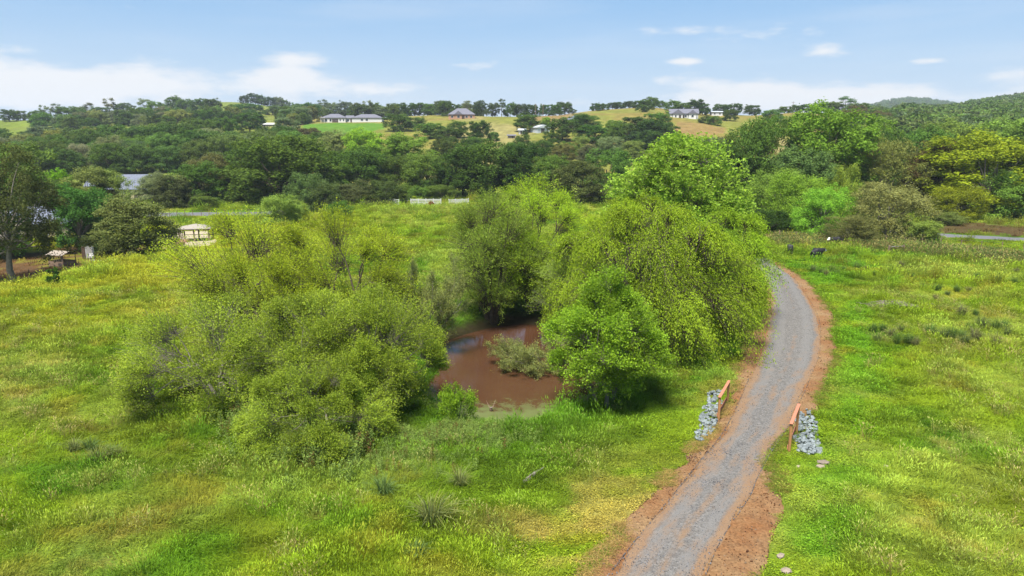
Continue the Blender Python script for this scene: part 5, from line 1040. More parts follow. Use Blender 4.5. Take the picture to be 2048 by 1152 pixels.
M_FIR = mat('new_timber', (.30, .15, .06), .65, .18, 3, .15, .25, 0, (2, 2, 14)); M_FIR2 = mat('red_stained_plank', (.36, .14, .085), .65, .15, 3, .15, .25, 0, (2, 14, 2))
def handrail(near, far, hgt_px, label):
    a = PW(*near, .15); b = PW(*far, .15); d = pix_dir(near[0], near[1] - hgt_px); h = CAMZ + d[2] / d[1] * a.y - a.z; e = empty('handrail', (a.x, a.y, a.z)); b = b - a
    for q in (Vector((0, 0, 0)), b): MB().box(q.x - .055, q.x + .055, q.y - .055, q.y + .055, -.35, h).build('post', M_FIR, e, bevel=.008)
    t = b.normalized(); n = Vector((-t.y, t.x, 0)) * .0
    MB().bar(-t * .12 + Vector((0, 0, h + .022)), b + t * .12 + Vector((0, 0, h + .022)), .16, .04).build('top_rail', M_FIR2, e, bevel=.006)
    sd = Vector((-t.y, t.x, 0)) * .08
    MB().bar(sd + Vector((0, 0, .16)), sd + b + Vector((0, 0, .16)), .04, .2).build('lower_rail', M_FIR2, e, bevel=.006)
    return tag(e, label, 'handrail', 'timber handrails at the culvert')
handrail((1437, 836), (1455, 803), 42, 'new timber handrail on the left side of the culvert')
handrail((1578, 902), (1593, 862), 55, 'new timber handrail on the right side of the culvert')

# stones and clods loose on the drive and verges
def loose():
    rng = np.random.default_rng(31)
    def mk(seed, m):
        me = rock_mesh(seed); me.materials.append(m); return me
    ms = leaf_material('stone_chip', True, 0.0); pr = [mk(540 + i, ms) for i in range(4)]
    i = rng.integers(0, 419, 5000); f = rng.random(5000)[:, None]; e = RS[i] * (1 - f[:, :, None]) + RS[i + 1] * f[:, :, None]; t = rng.random(5000); side = rng.random(5000) < .5
    lo = np.where(side[:, None], e[:, 2], e[:, 1]); hi = np.where(side[:, None], e[:, 0], e[:, 3]); p = lo + (hi - lo) * t[:, None]; x, y = p.T; ok = (y > 17) & (y < 95); x, y = x[ok], y[ok]; n = len(x); s = rng.uniform(.03, .085, n) * np.where(rng.random(n) < .1, 1.6, 1)
    c = np.array([[.14, .06, .027], [.18, .10, .053], [.095, .043, .025], [.20, .145, .10]])[rng.integers(0, 4, n)] * (1 + rng.normal(0, .12, (n, 1)))
    scatter('soil_clods', np.stack([x, y, H(x, y) + .03], 1), rng.integers(0, 4, n), rng.uniform(0, 6.28, (n, 3)), np.stack([s, s, s * .7], 1), np.clip(c, .01, .6), pr, 'loose clods of red earth along the drive')
    i = rng.integers(0, 419, 14000); f = rng.random(14000)[:, None]; e = RS[i] * (1 - f[:, :, None]) + RS[i + 1] * f[:, :, None]; t = np.clip(rng.beta(1.1, 1.1, 14000) * 1.16 - .08, 0, 1); p = e[:, 0] + (e[:, 1] - e[:, 0]) * t[:, None]; x, y = p.T; ok = (y > 17) & (y < 75); x, y = x[ok], y[ok]; n = len(x); s = rng.uniform(.025, .06, n)
    c = np.array([[.13, .132, .145], [.21, .215, .235], [.085, .086, .097], [.15, .14, .13]])[rng.integers(0, 4, n)]
    scatter('loose_gravel', np.stack([x, y, H(x, y) + .085], 1), rng.integers(0, 4, n), rng.uniform(0, 6.28, (n, 3)), np.stack([s, s, s * .8], 1), c, pr, 'loose grey gravel lying on the drive')
loose()

# ------------------------------------------------------------------ logs, snag, brush
M_DRIFT = mat('driftwood', (.18, .16, .14), .8, .35, 4, .4, .15, 0, (1, 1, 5)); M_POST = mat('weathered_post', (.17, .12, .09), .9, .3, 5, .3, .1); M_DARKW = mat('wet_wood', (.07, .045, .03), .6, .3, 6, .3)
p = P(1062, 957); e = empty('log', p, R(-35)); e.scale = (.72, .72, .72); MB().tube([(0, -.85, .12), (.03, -.2, .17), (-.02, .4, .16), (.02, .8, .22)], [.11, .13, .12, .06], 8).build('trunk', M_DRIFT, e); MB().tube([(0, .5, .16), (.15, .85, .3), (.35, 1.05, .5)], [.05, .035, .012], 6).build('branch', M_DRIFT, e)
MB().tube([(.06, -.5, .2), (.1, -.1, .25), (.06, .2, .22)], [.05, .06, .03], 6).build('bark_strip', M_DARKW, e); tag(e, 'short weathered white log lying in the near meadow', 'log')
p = PW(982, 822, POND_Z); e = empty('snag', p); e.scale = (.7, .7, .7); MB().tube([(0, 0, -.4), (0, 0, .12), (.02, .05, .3)], [.12, .12, .1], 8).build('stump', M_DARKW, e); MB().tube([(.02, .0, .31), (.02, .0, .36)], [.1, .07], 8).build('cut_end', M_DRIFT, e)
MB().tube([(0, 0, .1), (-.2, .3, .35), (-.42, .5, .75)], [.05, .03, .012], 5).build('branch', M_POST, e); MB().tube([(0, 0, .1), (.2, .3, .35), (.38, .55, .8)], [.05, .03, .012], 5).build('branch', M_POST, e); tag(e, 'dead forked snag sticking out of the pond scum', 'snag')
def brush_pile():
    p = P(1790, 612); e = empty('brush_pile', p); rr = random.Random(4); m = mat('dead_stalks', (.20, .165, .14), .9, .3, 8)
    for part in range(5):
        mb = MB()
        for _ in range(60):
            x, y = rr.gauss(0, 1.0), rr.gauss(0, .45); a = rr.gauss(0, .5); l = rr.uniform(.4, 1.1); z = .08 + .22 * math.exp(-x * x / 1.2) * rr.random()
            mb.bar((x - math.cos(a) * l / 2, y - math.sin(a) * l / 2, z), (x + math.cos(a) * l / 2, y + math.sin(a) * l / 2, z + rr.uniform(-.06, .12)), .03)
        mb.build('stalks', m, e)['kind'] = 'stuff'
    tag(e, 'flat heap of grey dead stalks in the right meadow', 'brush pile')
brush_pile()

# sedge clumps standing in the meadow
def sedge_mesh(seed, n=150, h=1.0, rad=.16, spread=.95):
    rng = np.random.default_rng(seed); th = rng.random(n) * 6.283; r = rad * np.sqrt(rng.random(n)); b = np.stack([r * np.cos(th), r * np.sin(th), np.full(n, -.05)], 1); o = np.stack([np.cos(th), np.sin(th), 0 * th], 1) + rng.normal(0, .25, (n, 3)) * np.array([1, 1, 0])
    hh = (h * rng.uniform(.55, 1.1, n))[:, None]; k = (spread * rng.random(n) ** .7)[:, None]; mid = b + UPV * hh * .62 + o * k * hh * .35; tip = b + UPV * hh * (1 - .4 * k) + o * k * hh * .85; s = nrmz(np.cross(o, UPV) + rng.normal(0, .3, (n, 3))) * .022
    V = np.stack([b - s * .5, b + s * .5, mid + s * .45, mid - s * .45, tip, tip + s * .15], 1).reshape(-1, 3); i = np.arange(n)[:, None] * 6; Fc = np.concatenate([i + np.array([[0, 1, 2, 3]]), i + np.array([[3, 2, 5, 4]])], 1).reshape(-1, 4)
    return mesh_np('sedge_clump', V, Fc, M_LEAF, [('v', 'FACE', 'FLOAT', np.repeat(rng.random(n), 2))])
SEDGE = [sedge_mesh(600 + i) for i in range(4)]
def sedges():
    zc = lambda q: (1540 + q[0] * .248, 440 + q[1] * .248)
    rows = [('far row of the right meadow', [(475, 345), (575, 350), (640, 366), (345, 415), (405, 430), (450, 450), (500, 415), (535, 440), (590, 410), (700, 400), (775, 405), (850, 450), (905, 420), (970, 440), (1060, 380)], .9),
            ('middle row of the right meadow', [(1145, 472), (1230, 550), (1320, 568), (1355, 575), (1430, 612), (1505, 580), (1600, 580), (1335, 640), (1660, 470), (1835, 500), (1970, 515), (1985, 430)], .85),
            ('nearest scattered group of the right meadow', [(830, 905), (865, 985), (910, 900), (975, 945), (1020, 1000), (1050, 900), (1110, 1000), (1170, 1020), (1290, 930), (1400, 965), (1460, 960), (1540, 950), (1565, 1000), (1600, 890), (1650, 975), (1655, 775), (1540, 775), (1695, 880), (1815, 890), (1890, 870), (1905, 935), (1815, 1020)], 1.0)]
    cols = [(.125, .17, .06), (.11, .185, .045), (.165, .175, .08), (.10, .175, .04)]; k = 0
    for where, lst, s in rows:
        lst = sorted(lst)
        for i, q in enumerate(lst):
            p = P(*zc(q)); sc = s * trng.uniform(.75, 1.25); n = i + 1
            lab = ('%s sedge clump from the left, %s' % (ORD[i], where)) if i < 20 else ('%s sedge clump from the right, %s' % (ORD[len(lst) - 1 - i], where))
            o = ob('sedge_clump', SEDGE[k % 4], None, p, k * 1.7, (sc, sc, sc * trng.uniform(.9, 1.2)), cols[k % 4]); tag(o, lab, 'grass clump', 'sedge clumps ' + where); k += 1
    for (px, py, sc, lab) in [(862, 1050, 1.5, 'largest spreading grey sedge clump in the near meadow'), (768, 990, 1.0, 'straw-topped sedge clump left of the largest one'), (920, 972, .9, 'upright green sedge clump below the pond weeds'), (836, 1112, .7, 'small bright sedge clump under the largest one'), (197, 925, 1.0, 'blue-green sedge clump, biggest of the left group'), (182, 902, .8, 'brownish sedge clump behind the biggest of the left group'), (150, 903, .8, 'grey sedge clump, leftmost of the left group'), (222, 912, .7, 'small sedge clump, rightmost of the left group'), (238, 915, .6, 'low sedge clump beside the left group')]:
        p = P(px, py); ob_ = ob('sedge_clump', SEDGE[k % 4], None, p, k * 1.7, (sc * 1.2, sc * 1.2, sc), (.17, .205, .07) if k % 2 else (.115, .185, .06)); tag(ob_, lab, 'grass clump', 'sedge clumps in the near meadow'); k += 1
sedges()
p = P(857, 806); me_ = leafy_mesh(610, 60, .5, .5, .26); me_.materials.clear(); me_.materials.append(M_LEAF); tag(ob('weed', me_, None, p, 0, 1, (.05, .17, .02)), 'broad-leaved bright green weed on the left pond bank', 'plant')

# ------------------------------------------------------------------ cattle
M_COW = mat('black_hide', (.012, .011, .012), .6, .3, 3, 0, .3); M_COWW = mat('white_hide', (.75, .72, .68), .7, .1, 3); M_HOOF = mat('hoof', (.03, .025, .02), .5)
def cow_mesh():
    J = {'rump': (-.86, 0, 1.12, .27), 'loin': (-.4, 0, 1.10, .37), 'mid': (0, 0, 1.02, .42), 'chest': (.42, 0, 1.05, .36), 'neck': (.80, 0, 1.18, .21), 'poll': (1.04, 0, 1.28, .16), 'face': (1.24, 0, 1.10, .125), 'muz': (1.40, 0, .96, .095),
         'tail': (-1.12, 0, 1.12, .045), 'tail2': (-1.18, 0, .75, .03), 'tail3': (-1.16, 0, .45, .045)}
    E = [('rump', 'loin'), ('loin', 'mid'), ('mid', 'chest'), ('chest', 'neck'), ('neck', 'poll'), ('poll', 'face'), ('face', 'muz'), ('rump', 'tail'), ('tail', 'tail2'), ('tail2', 'tail3')]
    for s, n in ((1, 'l'), (-1, 'r')):
        J['fs' + n] = (.44, .2 * s, .78, .15); J['fk' + n] = (.46, .21 * s, .42, .075); J['ff' + n] = (.44, .21 * s, .12, .055); J['fh' + n] = (.47, .21 * s, .0, .065)
        J['hs' + n] = (-.78, .2 * s, .82, .2); J['hk' + n] = (-.66, .22 * s, .62, .12); J['hh' + n] = (-.90, .22 * s, .42, .075); J['hf' + n] = (-.84, .22 * s, .12, .055); J['ht' + n] = (-.80, .22 * s, 0, .065); J['ea' + n] = (1.02, .24 * s, 1.30, .055); J['eb' + n] = (1.0, .34 * s, 1.26, .03)
        E += [('chest', 'fs' + n), ('fs' + n, 'fk' + n), ('fk' + n, 'ff' + n), ('ff' + n, 'fh' + n), ('rump', 'hs' + n), ('hs' + n, 'hk' + n), ('hk' + n, 'hh' + n), ('hh' + n, 'hf' + n), ('hf' + n, 'ht' + n), ('poll', 'ea' + n), ('ea' + n, 'eb' + n)]
    ks = list(J); me = bpy.data.meshes.new('cow_base'); me.from_pydata([J[k][:3] for k in ks], [(ks.index(a), ks.index(b)) for a, b in E], []); o = bpy.data.objects.new('cow_tmp', me); COL.objects.link(o)
    md = o.modifiers.new('skin', 'SKIN'); o.modifiers.new('sub', 'SUBSURF').levels = 2
    for i, k in enumerate(ks): sv = me.skin_vertices[0].data[i]; sv.radius = (J[k][3],) * 2; sv.use_root = (k == 'mid')
    dg = bpy.context.evaluated_depsgraph_get(); r = bpy.data.meshes.new_from_object(o.evaluated_get(dg)); bpy.data.objects.remove(o)
    r.materials.clear()
    for m in (M_COW, M_COWW, M_HOOF): r.materials.append(m)
    for f in r.polygons:
        f.use_smooth = True; c = f.center; f.material_index = 1 if (c.x > 1.06 and abs(c.y) < .17) else (2 if c.z < .06 else 0)
    return r
COW = cow_mesh()
for (px, py, rz, s, lab) in [(1634, 519, R(25), 1.05, 'black cow with a white face grazing near the drive'), (1579, 509, R(75), .95, 'black cow seen from behind, left of the white-faced grazing one'), (1671, 493, R(190), 1.0, 'black cow with white face half hidden under the willows')]:
    p = P(px, py); tag(ob('cow', COW, None, p - Vector((0, 0, .04)), rz, s), lab, 'cow', 'black cattle in the right meadow')

# ------------------------------------------------------------------ buildings
M_WHITE = mat('white_render', (.50, .49, .48), .8, .05, 2); M_CREAM = mat('cream_wall', (.36, .30, .20), .8, .1, 2); M_BRICK = mat('brown_brick', (.33, .19, .12), .85, .2, 6); M_SLATE = mat('grey_roof', (.105, .105, .13), .8, .2, 3, .2); M_ROOFB = mat('blue_grey_roof', (.10, .112, .15), .75, .2, 3, .2)
M_GLASS = mat('window_glass', (.02, .025, .03), .1, .1, 1, 0, .5); M_TRIM = mat('white_trim', (.48, .48, .47), .6, .05, 3); M_STEEL = mat('galvanised_sheet', (.50, .53, .56), .45, .12, 3, 0, .5, .3, (1, 1, .2)); M_DOOR = mat('dark_door', (.06, .045, .04), .5, .2, 4); M_SHED = mat('tan_cladding', (.24, .20, .165), .8, .1, 3)
def roof_mesh(x0, x1, y0, y1, z, h, style, over=.5, th=.18):
    a, b, c, d = x0 - over, x1 + over, y0 - over, y1 + over; L_, W_ = b - a, d - c; mb = MB()
    if style == 'hip':
        if L_ >= W_: r0, r1 = (a + W_ / 2, (c + d) / 2, z + h), (b - W_ / 2, (c + d) / 2, z + h)
        else: r0, r1 = ((a + b) / 2, c + L_ / 2, z + h), ((a + b) / 2, d - L_ / 2, z + h)
    elif style == 'gx': r0, r1 = (a, (c + d) / 2, z + h), (b, (c + d) / 2, z + h)
    else: r0, r1 = ((a + b) / 2, c, z + h), ((a + b) / 2, d, z + h)
    B = [(a, c, z), (b, c, z), (b, d, z), (a, d, z)]; vs = B + [(p[0], p[1], p[2] - th) for p in B] + [r0, r1]
    if (L_ >= W_ and style == 'hip') or style == 'gx': fs = [(0, 1, 9, 8), (2, 3, 8, 9), (1, 2, 9), (3, 0, 8)]
    else: fs = [(0, 1, 8), (1, 2, 9, 8), (2, 3, 9), (3, 0, 8, 9)]
    fs += [(4, 7, 6, 5), (0, 4, 5, 1), (1, 5, 6, 2), (2, 6, 7, 3), (3, 7, 4, 0)]
    return mb.poly(vs, fs)
def house(name, label, cat, loc, rz, blocks, wall, roof, wins=(), doors=(), extra=None):
    e = empty(name, loc, rz)
    for (x0, x1, y0, y1, h, style, rh) in blocks:
        MB().box(x0, x1, y0, y1, -2.0, h).build('wall', wall, e); roof_mesh(x0, x1, y0, y1, h + .18, rh, style).build('roof', roof, e)
        if style in ('gx', 'gy'):       # gable ends
            g = MB()
            if style == 'gy': g.poly([(x0, y0, h), (x1, y0, h), ((x0 + x1) / 2, y0, h + rh * .93), (x0, y0 + .1, h), (x1, y0 + .1, h), ((x0 + x1) / 2, y0 + .1, h + rh * .93)], [(0, 1, 2), (5, 4, 3), (0, 2, 5, 3), (2, 1, 4, 5), (1, 0, 3, 4)])
            else:
                for xx in (x0, x1 - .1): g.poly([(xx, y0, h), (xx, y1, h), (xx, (y0 + y1) / 2, h + rh * .93), (xx + .1, y0, h), (xx + .1, y1, h), (xx + .1, (y0 + y1) / 2, h + rh * .93)], [(2, 1, 0), (3, 4, 5), (0, 1, 4, 3), (1, 2, 5, 4), (2, 0, 3, 5)])
            g.build('gable', wall, e)
    for (x, z, w, h, y) in wins:
        f = MB().box(x - w / 2 - .1, x + w / 2 + .1, y - .08, y + .05, z - h / 2 - .1, z + h / 2 + .1).build('window', M_TRIM, e); MB().box(x - w / 2, x + w / 2, y - .10, y - .02, z - h / 2, z + h / 2).build('pane', M_GLASS, f)
    for (x, w, h, y) in doors:
        dd = MB().box(x - w / 2, x + w / 2, y - .08, y + .05, 0, h).build('door', M_DOOR, e); MB().box(x + w * .32, x + w * .40, y - .13, y - .08, h * .45, h * .52).build('handle', M_STEEL, dd)
    if extra: extra(e)
    return tag(e, label, cat)
def face(p): return math.atan2(-p.x, p.y) * .6
def porch(e):
    for x in (-19.4, -17.2): MB().bar((x, -5.6, -.2), (x, -5.6, 2.8), .25).build('porch_post', M_WHITE, e)
    MB().box(-20.2, -16.6, -6.0, -4.4, 2.82, 3.0).build('porch_roof', M_TRIM, e)
p = PR(701, 244.8); house('hill_house', 'long white single-storey house with dark grey roof on its green lawn', 'house', p + Vector((0, 5, 0)), face(p) * .3,
    [(-19.2, -3.5, -4.5, 6, 2.9, 'hip', 2.6), (1.0, 20.5, -5.0, 5.5, 2.9, 'hip', 2.4), (-3.5, 1.0, -2.5, 4, 2.8, 'gx', 1.7)], M_WHITE, M_SLATE,
    [(-16.2, 1.5, 1.2, 1.5, -4.5), (-13.4, 1.5, 1.2, 1.6, -4.5), (-7.0, 1.6, .8, 1.2, -4.5), (-4.8, 1.6, .7, 1.2, -4.5), (-2.2, 1.5, 1.2, 1.3, -2.5), (7.4, 1.7, 1.4, 1.2, -5.0), (10.6, 1.7, 1.4, 1.2, -5.0)], [(-10.9, 2.9, 2.3, -4.5), (-8.9, 1.0, 2.3, -4.5), (-.2, 1.0, 2.1, -2.5)], porch)
p = Vector((-33.0, 468.0, hz(-33.0, 468.0))); house('hill_house', 'brown brick house with steep grey hipped roof on the golden hill', 'house', p + Vector((0, 6, 0)), face(p), [(-8.5, 8.5, -5, 6, 2.8, 'hip', 4.0), (-4.2, .2, -6.6, -4.9, 2.8, 'gy', 2.3)], M_BRICK, M_SLATE, [(-6.2, 1.5, 1.3, 1.2, -5), (3.2, 1.5, 1.4, 1.2, -5), (6.2, 1.5, 1.3, 1.2, -5), (-2, 1.5, 1.6, 1.4, -6.6)], [(1.4, 1.0, 2.1, -5)])
p = PR(1371, 237); house('hill_house', 'white house with two front gables and slate roof beneath the skyline oaks', 'house', p + Vector((0, 5, 0)), R(-8), [(-8.5, 8.5, -2, 6, 2.9, 'gx', 2.9), (-6.8, -1.0, -4.6, -1.9, 2.9, 'gy', 2.4), (2.6, 7.2, -4.2, -1.9, 2.9, 'gy', 2.1)], M_WHITE, M_SLATE, [(-5.2, 1.5, .9, 1.2, -4.6), (1.0, 1.5, 1.2, 1.2, -2), (4.9, 1.5, 1.3, 1.3, -4.2)], [(-2.6, 1.4, 2.2, -4.6), (-.2, 1.0, 2.1, -2)])
p = PR(1434, 231.5); house('shed', 'small flat white building right of the gabled house', 'shed', p + Vector((0, 2, 0)), 0, [(-3.6, 3.6, -2, 2, 2.4, 'gx', .5)], M_WHITE, M_STEEL, [(-1.6, 1.3, 1.0, .8, -2), (1.8, 1.3, 1.0, .8, -2)])
p = PR(1081, 266); house('barn', 'pale grey metal barn under the big dark oak on the meadow', 'barn', p + Vector((0, 4, 0)), R(28), [(-3.6, 3.6, -3.5, 3.5, 2.6, 'gy', 1.3)], M_STEEL, M_STEEL, [(2.2, 1.5, .8, .8, -3.5)], [(-.5, 2.0, 2.2, -3.5)])
p = PR(1044, 269); house('shed', 'tiny white shed left of the grey metal barn', 'shed', p + Vector((0, 2, 0)), R(10), [(-1.6, 1.6, -1.2, 1.2, 2.0, 'gx', .7)], M_WHITE, M_STEEL, [(.7, 1.2, .6, .6, -1.2)], [(-.6, .8, 1.7, -1.2)])
p = PR(1023, 277); house('shed', 'low dark-roofed pump shed at the foot of the golden meadow', 'shed', p + Vector((0, 2, 0)), 0, [(-1.7, 1.7, -1.1, 1.1, 1.2, 'gx', .5)], M_SHED, M_SLATE, [], [(.5, .7, 1.1, -1.1)])
p = PR(1153, 256); house('hill_house', 'cream two-storey house with blue-grey roof between the trees', 'house', p + Vector((0, 4, 0)), R(20), [(-4.5, 4.5, -3.5, 4, 4.2, 'hip', 2.3)], M_CREAM, M_ROOFB, [(-2, 3.2, 1.1, 1.1, -3.5), (2, 3.2, 1.1, 1.1, -3.5), (2, 1.3, 1.1, 1.1, -3.5)], [(-2, 1.0, 2.1, -3.5)], lambda e: MB().box(-3.9, -3.1, -1, -.2, 4.0, 7.6).build('chimney', M_CREAM, e))
p = PR(533, 253); house('greenhouse', 'low pale white-roofed greenhouse on the grassy left slope', 'greenhouse', p + Vector((0, 3, 0)), R(15), [(-3.6, 3.6, -2.2, 2.2, 1.2, 'gx', .9)], M_SHED, M_WHITE, [], [(-2, .9, 1.1, -2.2)])
p = PR(563, 244); house('shed', 'small tan shed with white roof above the low greenhouse', 'shed', p + Vector((0, 2, 0)), R(-10), [(-1.9, 1.9, -1.6, 1.6, 2.4, 'gx', .8)], M_SHED, M_WHITE, [(.9, 1.4, .7, .7, -1.6)], [(-.7, .9, 1.9, -1.6)])
x_, y_ = -103.5, 188.0; house('house', 'cream house with slate-blue roof half hidden among oaks, far left', 'house', (x_, y_, hz(x_, y_)), R(8), [(-8, 7, -4, 5, 2.7, 'gx', 3.6)], M_CREAM, M_ROOFB, [(1.9, 2.0, .7, .7, -4), (-3.5, 1.5, 1.2, 1.1, -4)], [(4.4, 1.0, 2.1, -4)])
x_, y_ = -85.0, 124.0; house('house', 'pale house with blue-grey roof behind the leaning oak', 'house', (x_, y_, hz(x_, y_)), R(20), [(-7, 6, -4, 4, 2.7, 'hip', 2.6)], M_CREAM, M_ROOFB, [(-3, 1.5, 1.2, 1.1, -4), (2.5, 1.5, 1.2, 1.1, -4)], [(0, 1.0, 2.1, -4)])

# ------------------------------------------------------------------ yard on the left
M_OLDW = mat('old_boards', (.20, .14, .10), .9, .3, 4, .3, .1, 0, (1, 1, 6)); M_TARP = mat('pale_tarp', (.27, .26, .255), .6, .2, 2); M_POST = mat('weathered_post', (.17, .12, .09), .9, .3, 5, .3, .1); M_WIRE = mat('wire', (.22, .21, .2), .5, .1, 5, 0, .4, .6); M_SAND = soil_material('pale_sand', (.28, .235, .16), (.32, .27, .20), (.23, .19, .125), .5)
def coop():
    e = empty('chicken_coop', P(126, 531), R(-18)); w, d = 1.25, .95
    for x in (-w, w):
        for y in (-d, d): MB().box(x - .04, x + .04, y - .04, y + .04, 0, 1.55).build('post', M_OLDW, e)
    for i in range(4):
        z = .04 + i * .165
        for y in (-d - .06, d + .04): MB().box(-w - .05, w + .05, y, y + .022, z, z + .155).build('board', M_OLDW, e)
        for x in (-w - .075, w + .045): MB().box(x, x + .022, -d, d, z, z + .155).build('board', M_OLDW, e)
    for x in np.linspace(-w + .25, w - .25, 6): MB().bar((x, -d - .02, .7), (x, -d - .02, 1.5), .035).build('stud', M_SHED, e)
    for y in (-d, d): MB().bar((-w - .1, y, 1.57), (w + .1, y, 1.57), .06, .07).build('top_plate', M_SHED, e)
    for s in (-1, 1): MB().poly([(-w - .2, 0, 2.02), (w + .2, 0, 2.02), (w + .2, s * (d + .25), 1.58), (-w - .2, s * (d + .25), 1.58), (-w - .2, 0, 1.98), (w + .2, 0, 1.98), (w + .2, s * (d + .25), 1.54), (-w - .2, s * (d + .25), 1.54)], [(0, 1, 2, 3), (7, 6, 5, 4), (0, 4, 5, 1), (2, 6, 7, 3), (1, 5, 6, 2), (3, 7, 4, 0)]).build('tarp_panel', M_SHED if s < 0 else M_OLDW, e)
    MB().box(.5, 1.0, -d - .10, -d - .065, .05, .5).build('hatch', M_DOOR, e); tag(e, 'small wooden chicken coop with torn pale tarp roof in the yard', 'chicken coop')
coop()
p = P(181, 517); e = empty('cabinet', p, R(15)); MB().box(-.45, .45, -.3, .35, .0, 2.0).build('body', M_STEEL, e, bevel=.02); MB().box(-.55, .55, -.4, .45, 2.004, 2.09).build('top', M_TARP, e); MB().box(-.4, .4, -.34, -.305, .1, 1.9).build('door', M_TARP, e); MB().box(-.95, -.46, -.25, .3, 0, 1.75).build('side_panel', M_DARKW, e); tag(e, 'tall grey cabinet standing in the bare yard by the coop', 'cabinet')
p = P(184, 520); e = empty('garden_chair', p + Vector((.1, -.2, 0)), R(30))
MB().box(-.25, .25, -.25, .25, .40, .44).build('seat', M_WHITE, e); MB().poly([(-.25, .25, .44), (.25, .25, .44), (.22, .36, .95), (-.22, .36, .95), (-.25, .28, .44), (.25, .28, .44), (.22, .39, .95), (-.22, .39, .95)], [(0, 1, 2, 3), (7, 6, 5, 4), (3, 2, 6, 7), (0, 3, 7, 4), (1, 5, 6, 2)]).build('backrest', M_WHITE, e)
for x in (-.22, .22):
    for y in (-.22, .22): MB().bar((x, y, 0), (x, y, .4), .04).build('leg', M_WHITE, e)
    MB().box(x - .03, x + .03, -.25, .28, .62, .66).build('armrest', M_WHITE, e); MB().bar((x, -.22, .44), (x, -.22, .62), .035).build('arm_support', M_WHITE, e)
tag(e, 'white plastic garden chair in front of the grey cabinet', 'chair')
p = P(192, 521); e = empty('board', p, R(-10)); MB().bar((-.9, 0, .06), (1.3, .1, .06), .5, .06).build('plank', M_TARP, e); tag(e, 'pale board lying on the ground below the white chair', 'board')
p = P(152, 503); e = empty('low_fence', p + Vector((0, 3, 0)), R(10))
for i in range(5): MB().box(-1.5 + i * .62, -.92 + i * .62, -.02, .02, .1, .95).build('panel', M_OLDW, e)
for x in (-1.55, 0, 1.65): MB().bar((x, .04, -.2), (x, .04, 1.05), .08).build('post', M_POST, e)
tag(e, 'short grey board fence behind the chicken coop', 'fence')
def wire_fence(name, pts, n, h, label, wires=3, r=.045, posts=None, jit=.06):
    """posts along a line on the ground with wires strung between them"""
    W = [P(*q) if len(q) == 2 else Vector(q) for q in pts]; seg = [(W[i + 1] - W[i]).to_2d().length for i in range(len(W) - 1)]; tot = sum(seg); e = empty(name, W[0]); tops = []
    for k in range(n):
        s = tot * k / (n - 1); i = 0
        while i < len(seg) - 1 and s > seg[i]: s -= seg[i]; i += 1
        q = W[i].lerp(W[i + 1], min(s / seg[i], 1)); z = hz(q.x, q.y); tops.append((q.x, q.y, z)); hh = h * trng.uniform(.9, 1.15); dx, dy = trng.uniform(-jit, jit), trng.uniform(-jit, jit)
        MB().tube([(q.x - W[0].x, q.y - W[0].y, z - W[0].z - .3), (q.x - W[0].x + dx, q.y - W[0].y + dy, z - W[0].z + hh)], r, 6).build('post', M_POST, e)
    for wv in range(wires):
        zz = h * (.35 + .55 * wv / max(wires - 1, 1)); MB().tube([(a - W[0].x, b - W[0].y, c - W[0].z + zz) for a, b, c in tops], .012, 3).build('wire', M_WIRE, e)
    return tag(e, label, 'fence')
wire_fence('wire_fence', [(0, 572), (60, 560), (140, 543), (172, 537), (205, 530), (316, 503)], 15, 1.25, 'sagging wire fence between the yard and the meadow')
wire_fence('wire_fence', [(309, 434), (360, 433), (420, 432), (480, 431), (530, 430)], 15, 1.35, 'post and wire fence along the paddock road', 2, .06)
wire_fence('wire_fence', [(1558, 479), (1640, 481), (1720, 486), (1815, 491), (1866, 492), (1930, 497), (2048, 507), (2140, 515)], 16, 1.3, 'old post and wire fence along the willow thicket', 2, .07)
a = P(1777, 506); b = P(1806, 505); e = empty('rail_fence', a)
for q in (Vector((0, 0, 0)), b - a): MB().tube([q + Vector((0, 0, -.3)), q + Vector((.02, 0, 1.05))], .12, 8).build('post', M_POST, e)
MB().bar(Vector((0, 0, .85)), b - a + Vector((0, 0, .88)), .10).build('rail', M_DRIFT, e); tag(e, 'single pale rail on two wooden posts in front of the willow thicket', 'fence')

def white_fence(pts, n, label, h=1.35, rails=4):
    W = [PW(*q, -.45) for q in pts]; a, b = W[0], W[1]; a.z = hz(a.x, a.y); b.z = hz(b.x, b.y); e = empty('rail_fence', a); d = b - a
    for k in range(n): q = d * (k / (n - 1)); MB().box(q.x - .09, q.x + .09, q.y - .09, q.y + .09, q.z - .3, q.z + h + .12).build('post', M_TRIM, e)
    for r_ in range(rails): zz = h * (.18 + .78 * r_ / (rails - 1)); MB().bar(Vector((0, -.12, zz)), d + Vector((0, -.12, zz)), .05, .16).build('rail', M_TRIM, e)
    return tag(e, label, 'fence', 'white rail fences at the road')
white_fence([(771, 410.5), (777, 409.5)], 2, 'shortest white rail panel, leftmost by the round shrub')
white_fence([(786, 410), (798, 412)], 2, 'white rail panel sloping down, second from the left')
white_fence([(822, 411), (882, 411)], 5, 'long white rail fence on the crest of the field')
white_fence([(898, 411), (937, 409.5)], 4, 'thin white gate right of the long white fence', 1.25, 5)
p = PW(863, 411, -.4); w_, lv_ = lobe_tree(205, Ht=.9, Wd=2.2, lobes=8, subs=5, per=25, crown_base=0, shape='bush', leaf=(.22, .14), trunk_r=.04); put_tree('shrub', tree_meshes('shrub', w_, lv_, M_BARK), p + Vector((0, -1.2, 0)), 0, 1, (.20, .075, .035), 'low rusty-red shrub in front of the long white fence', cat='shrub')

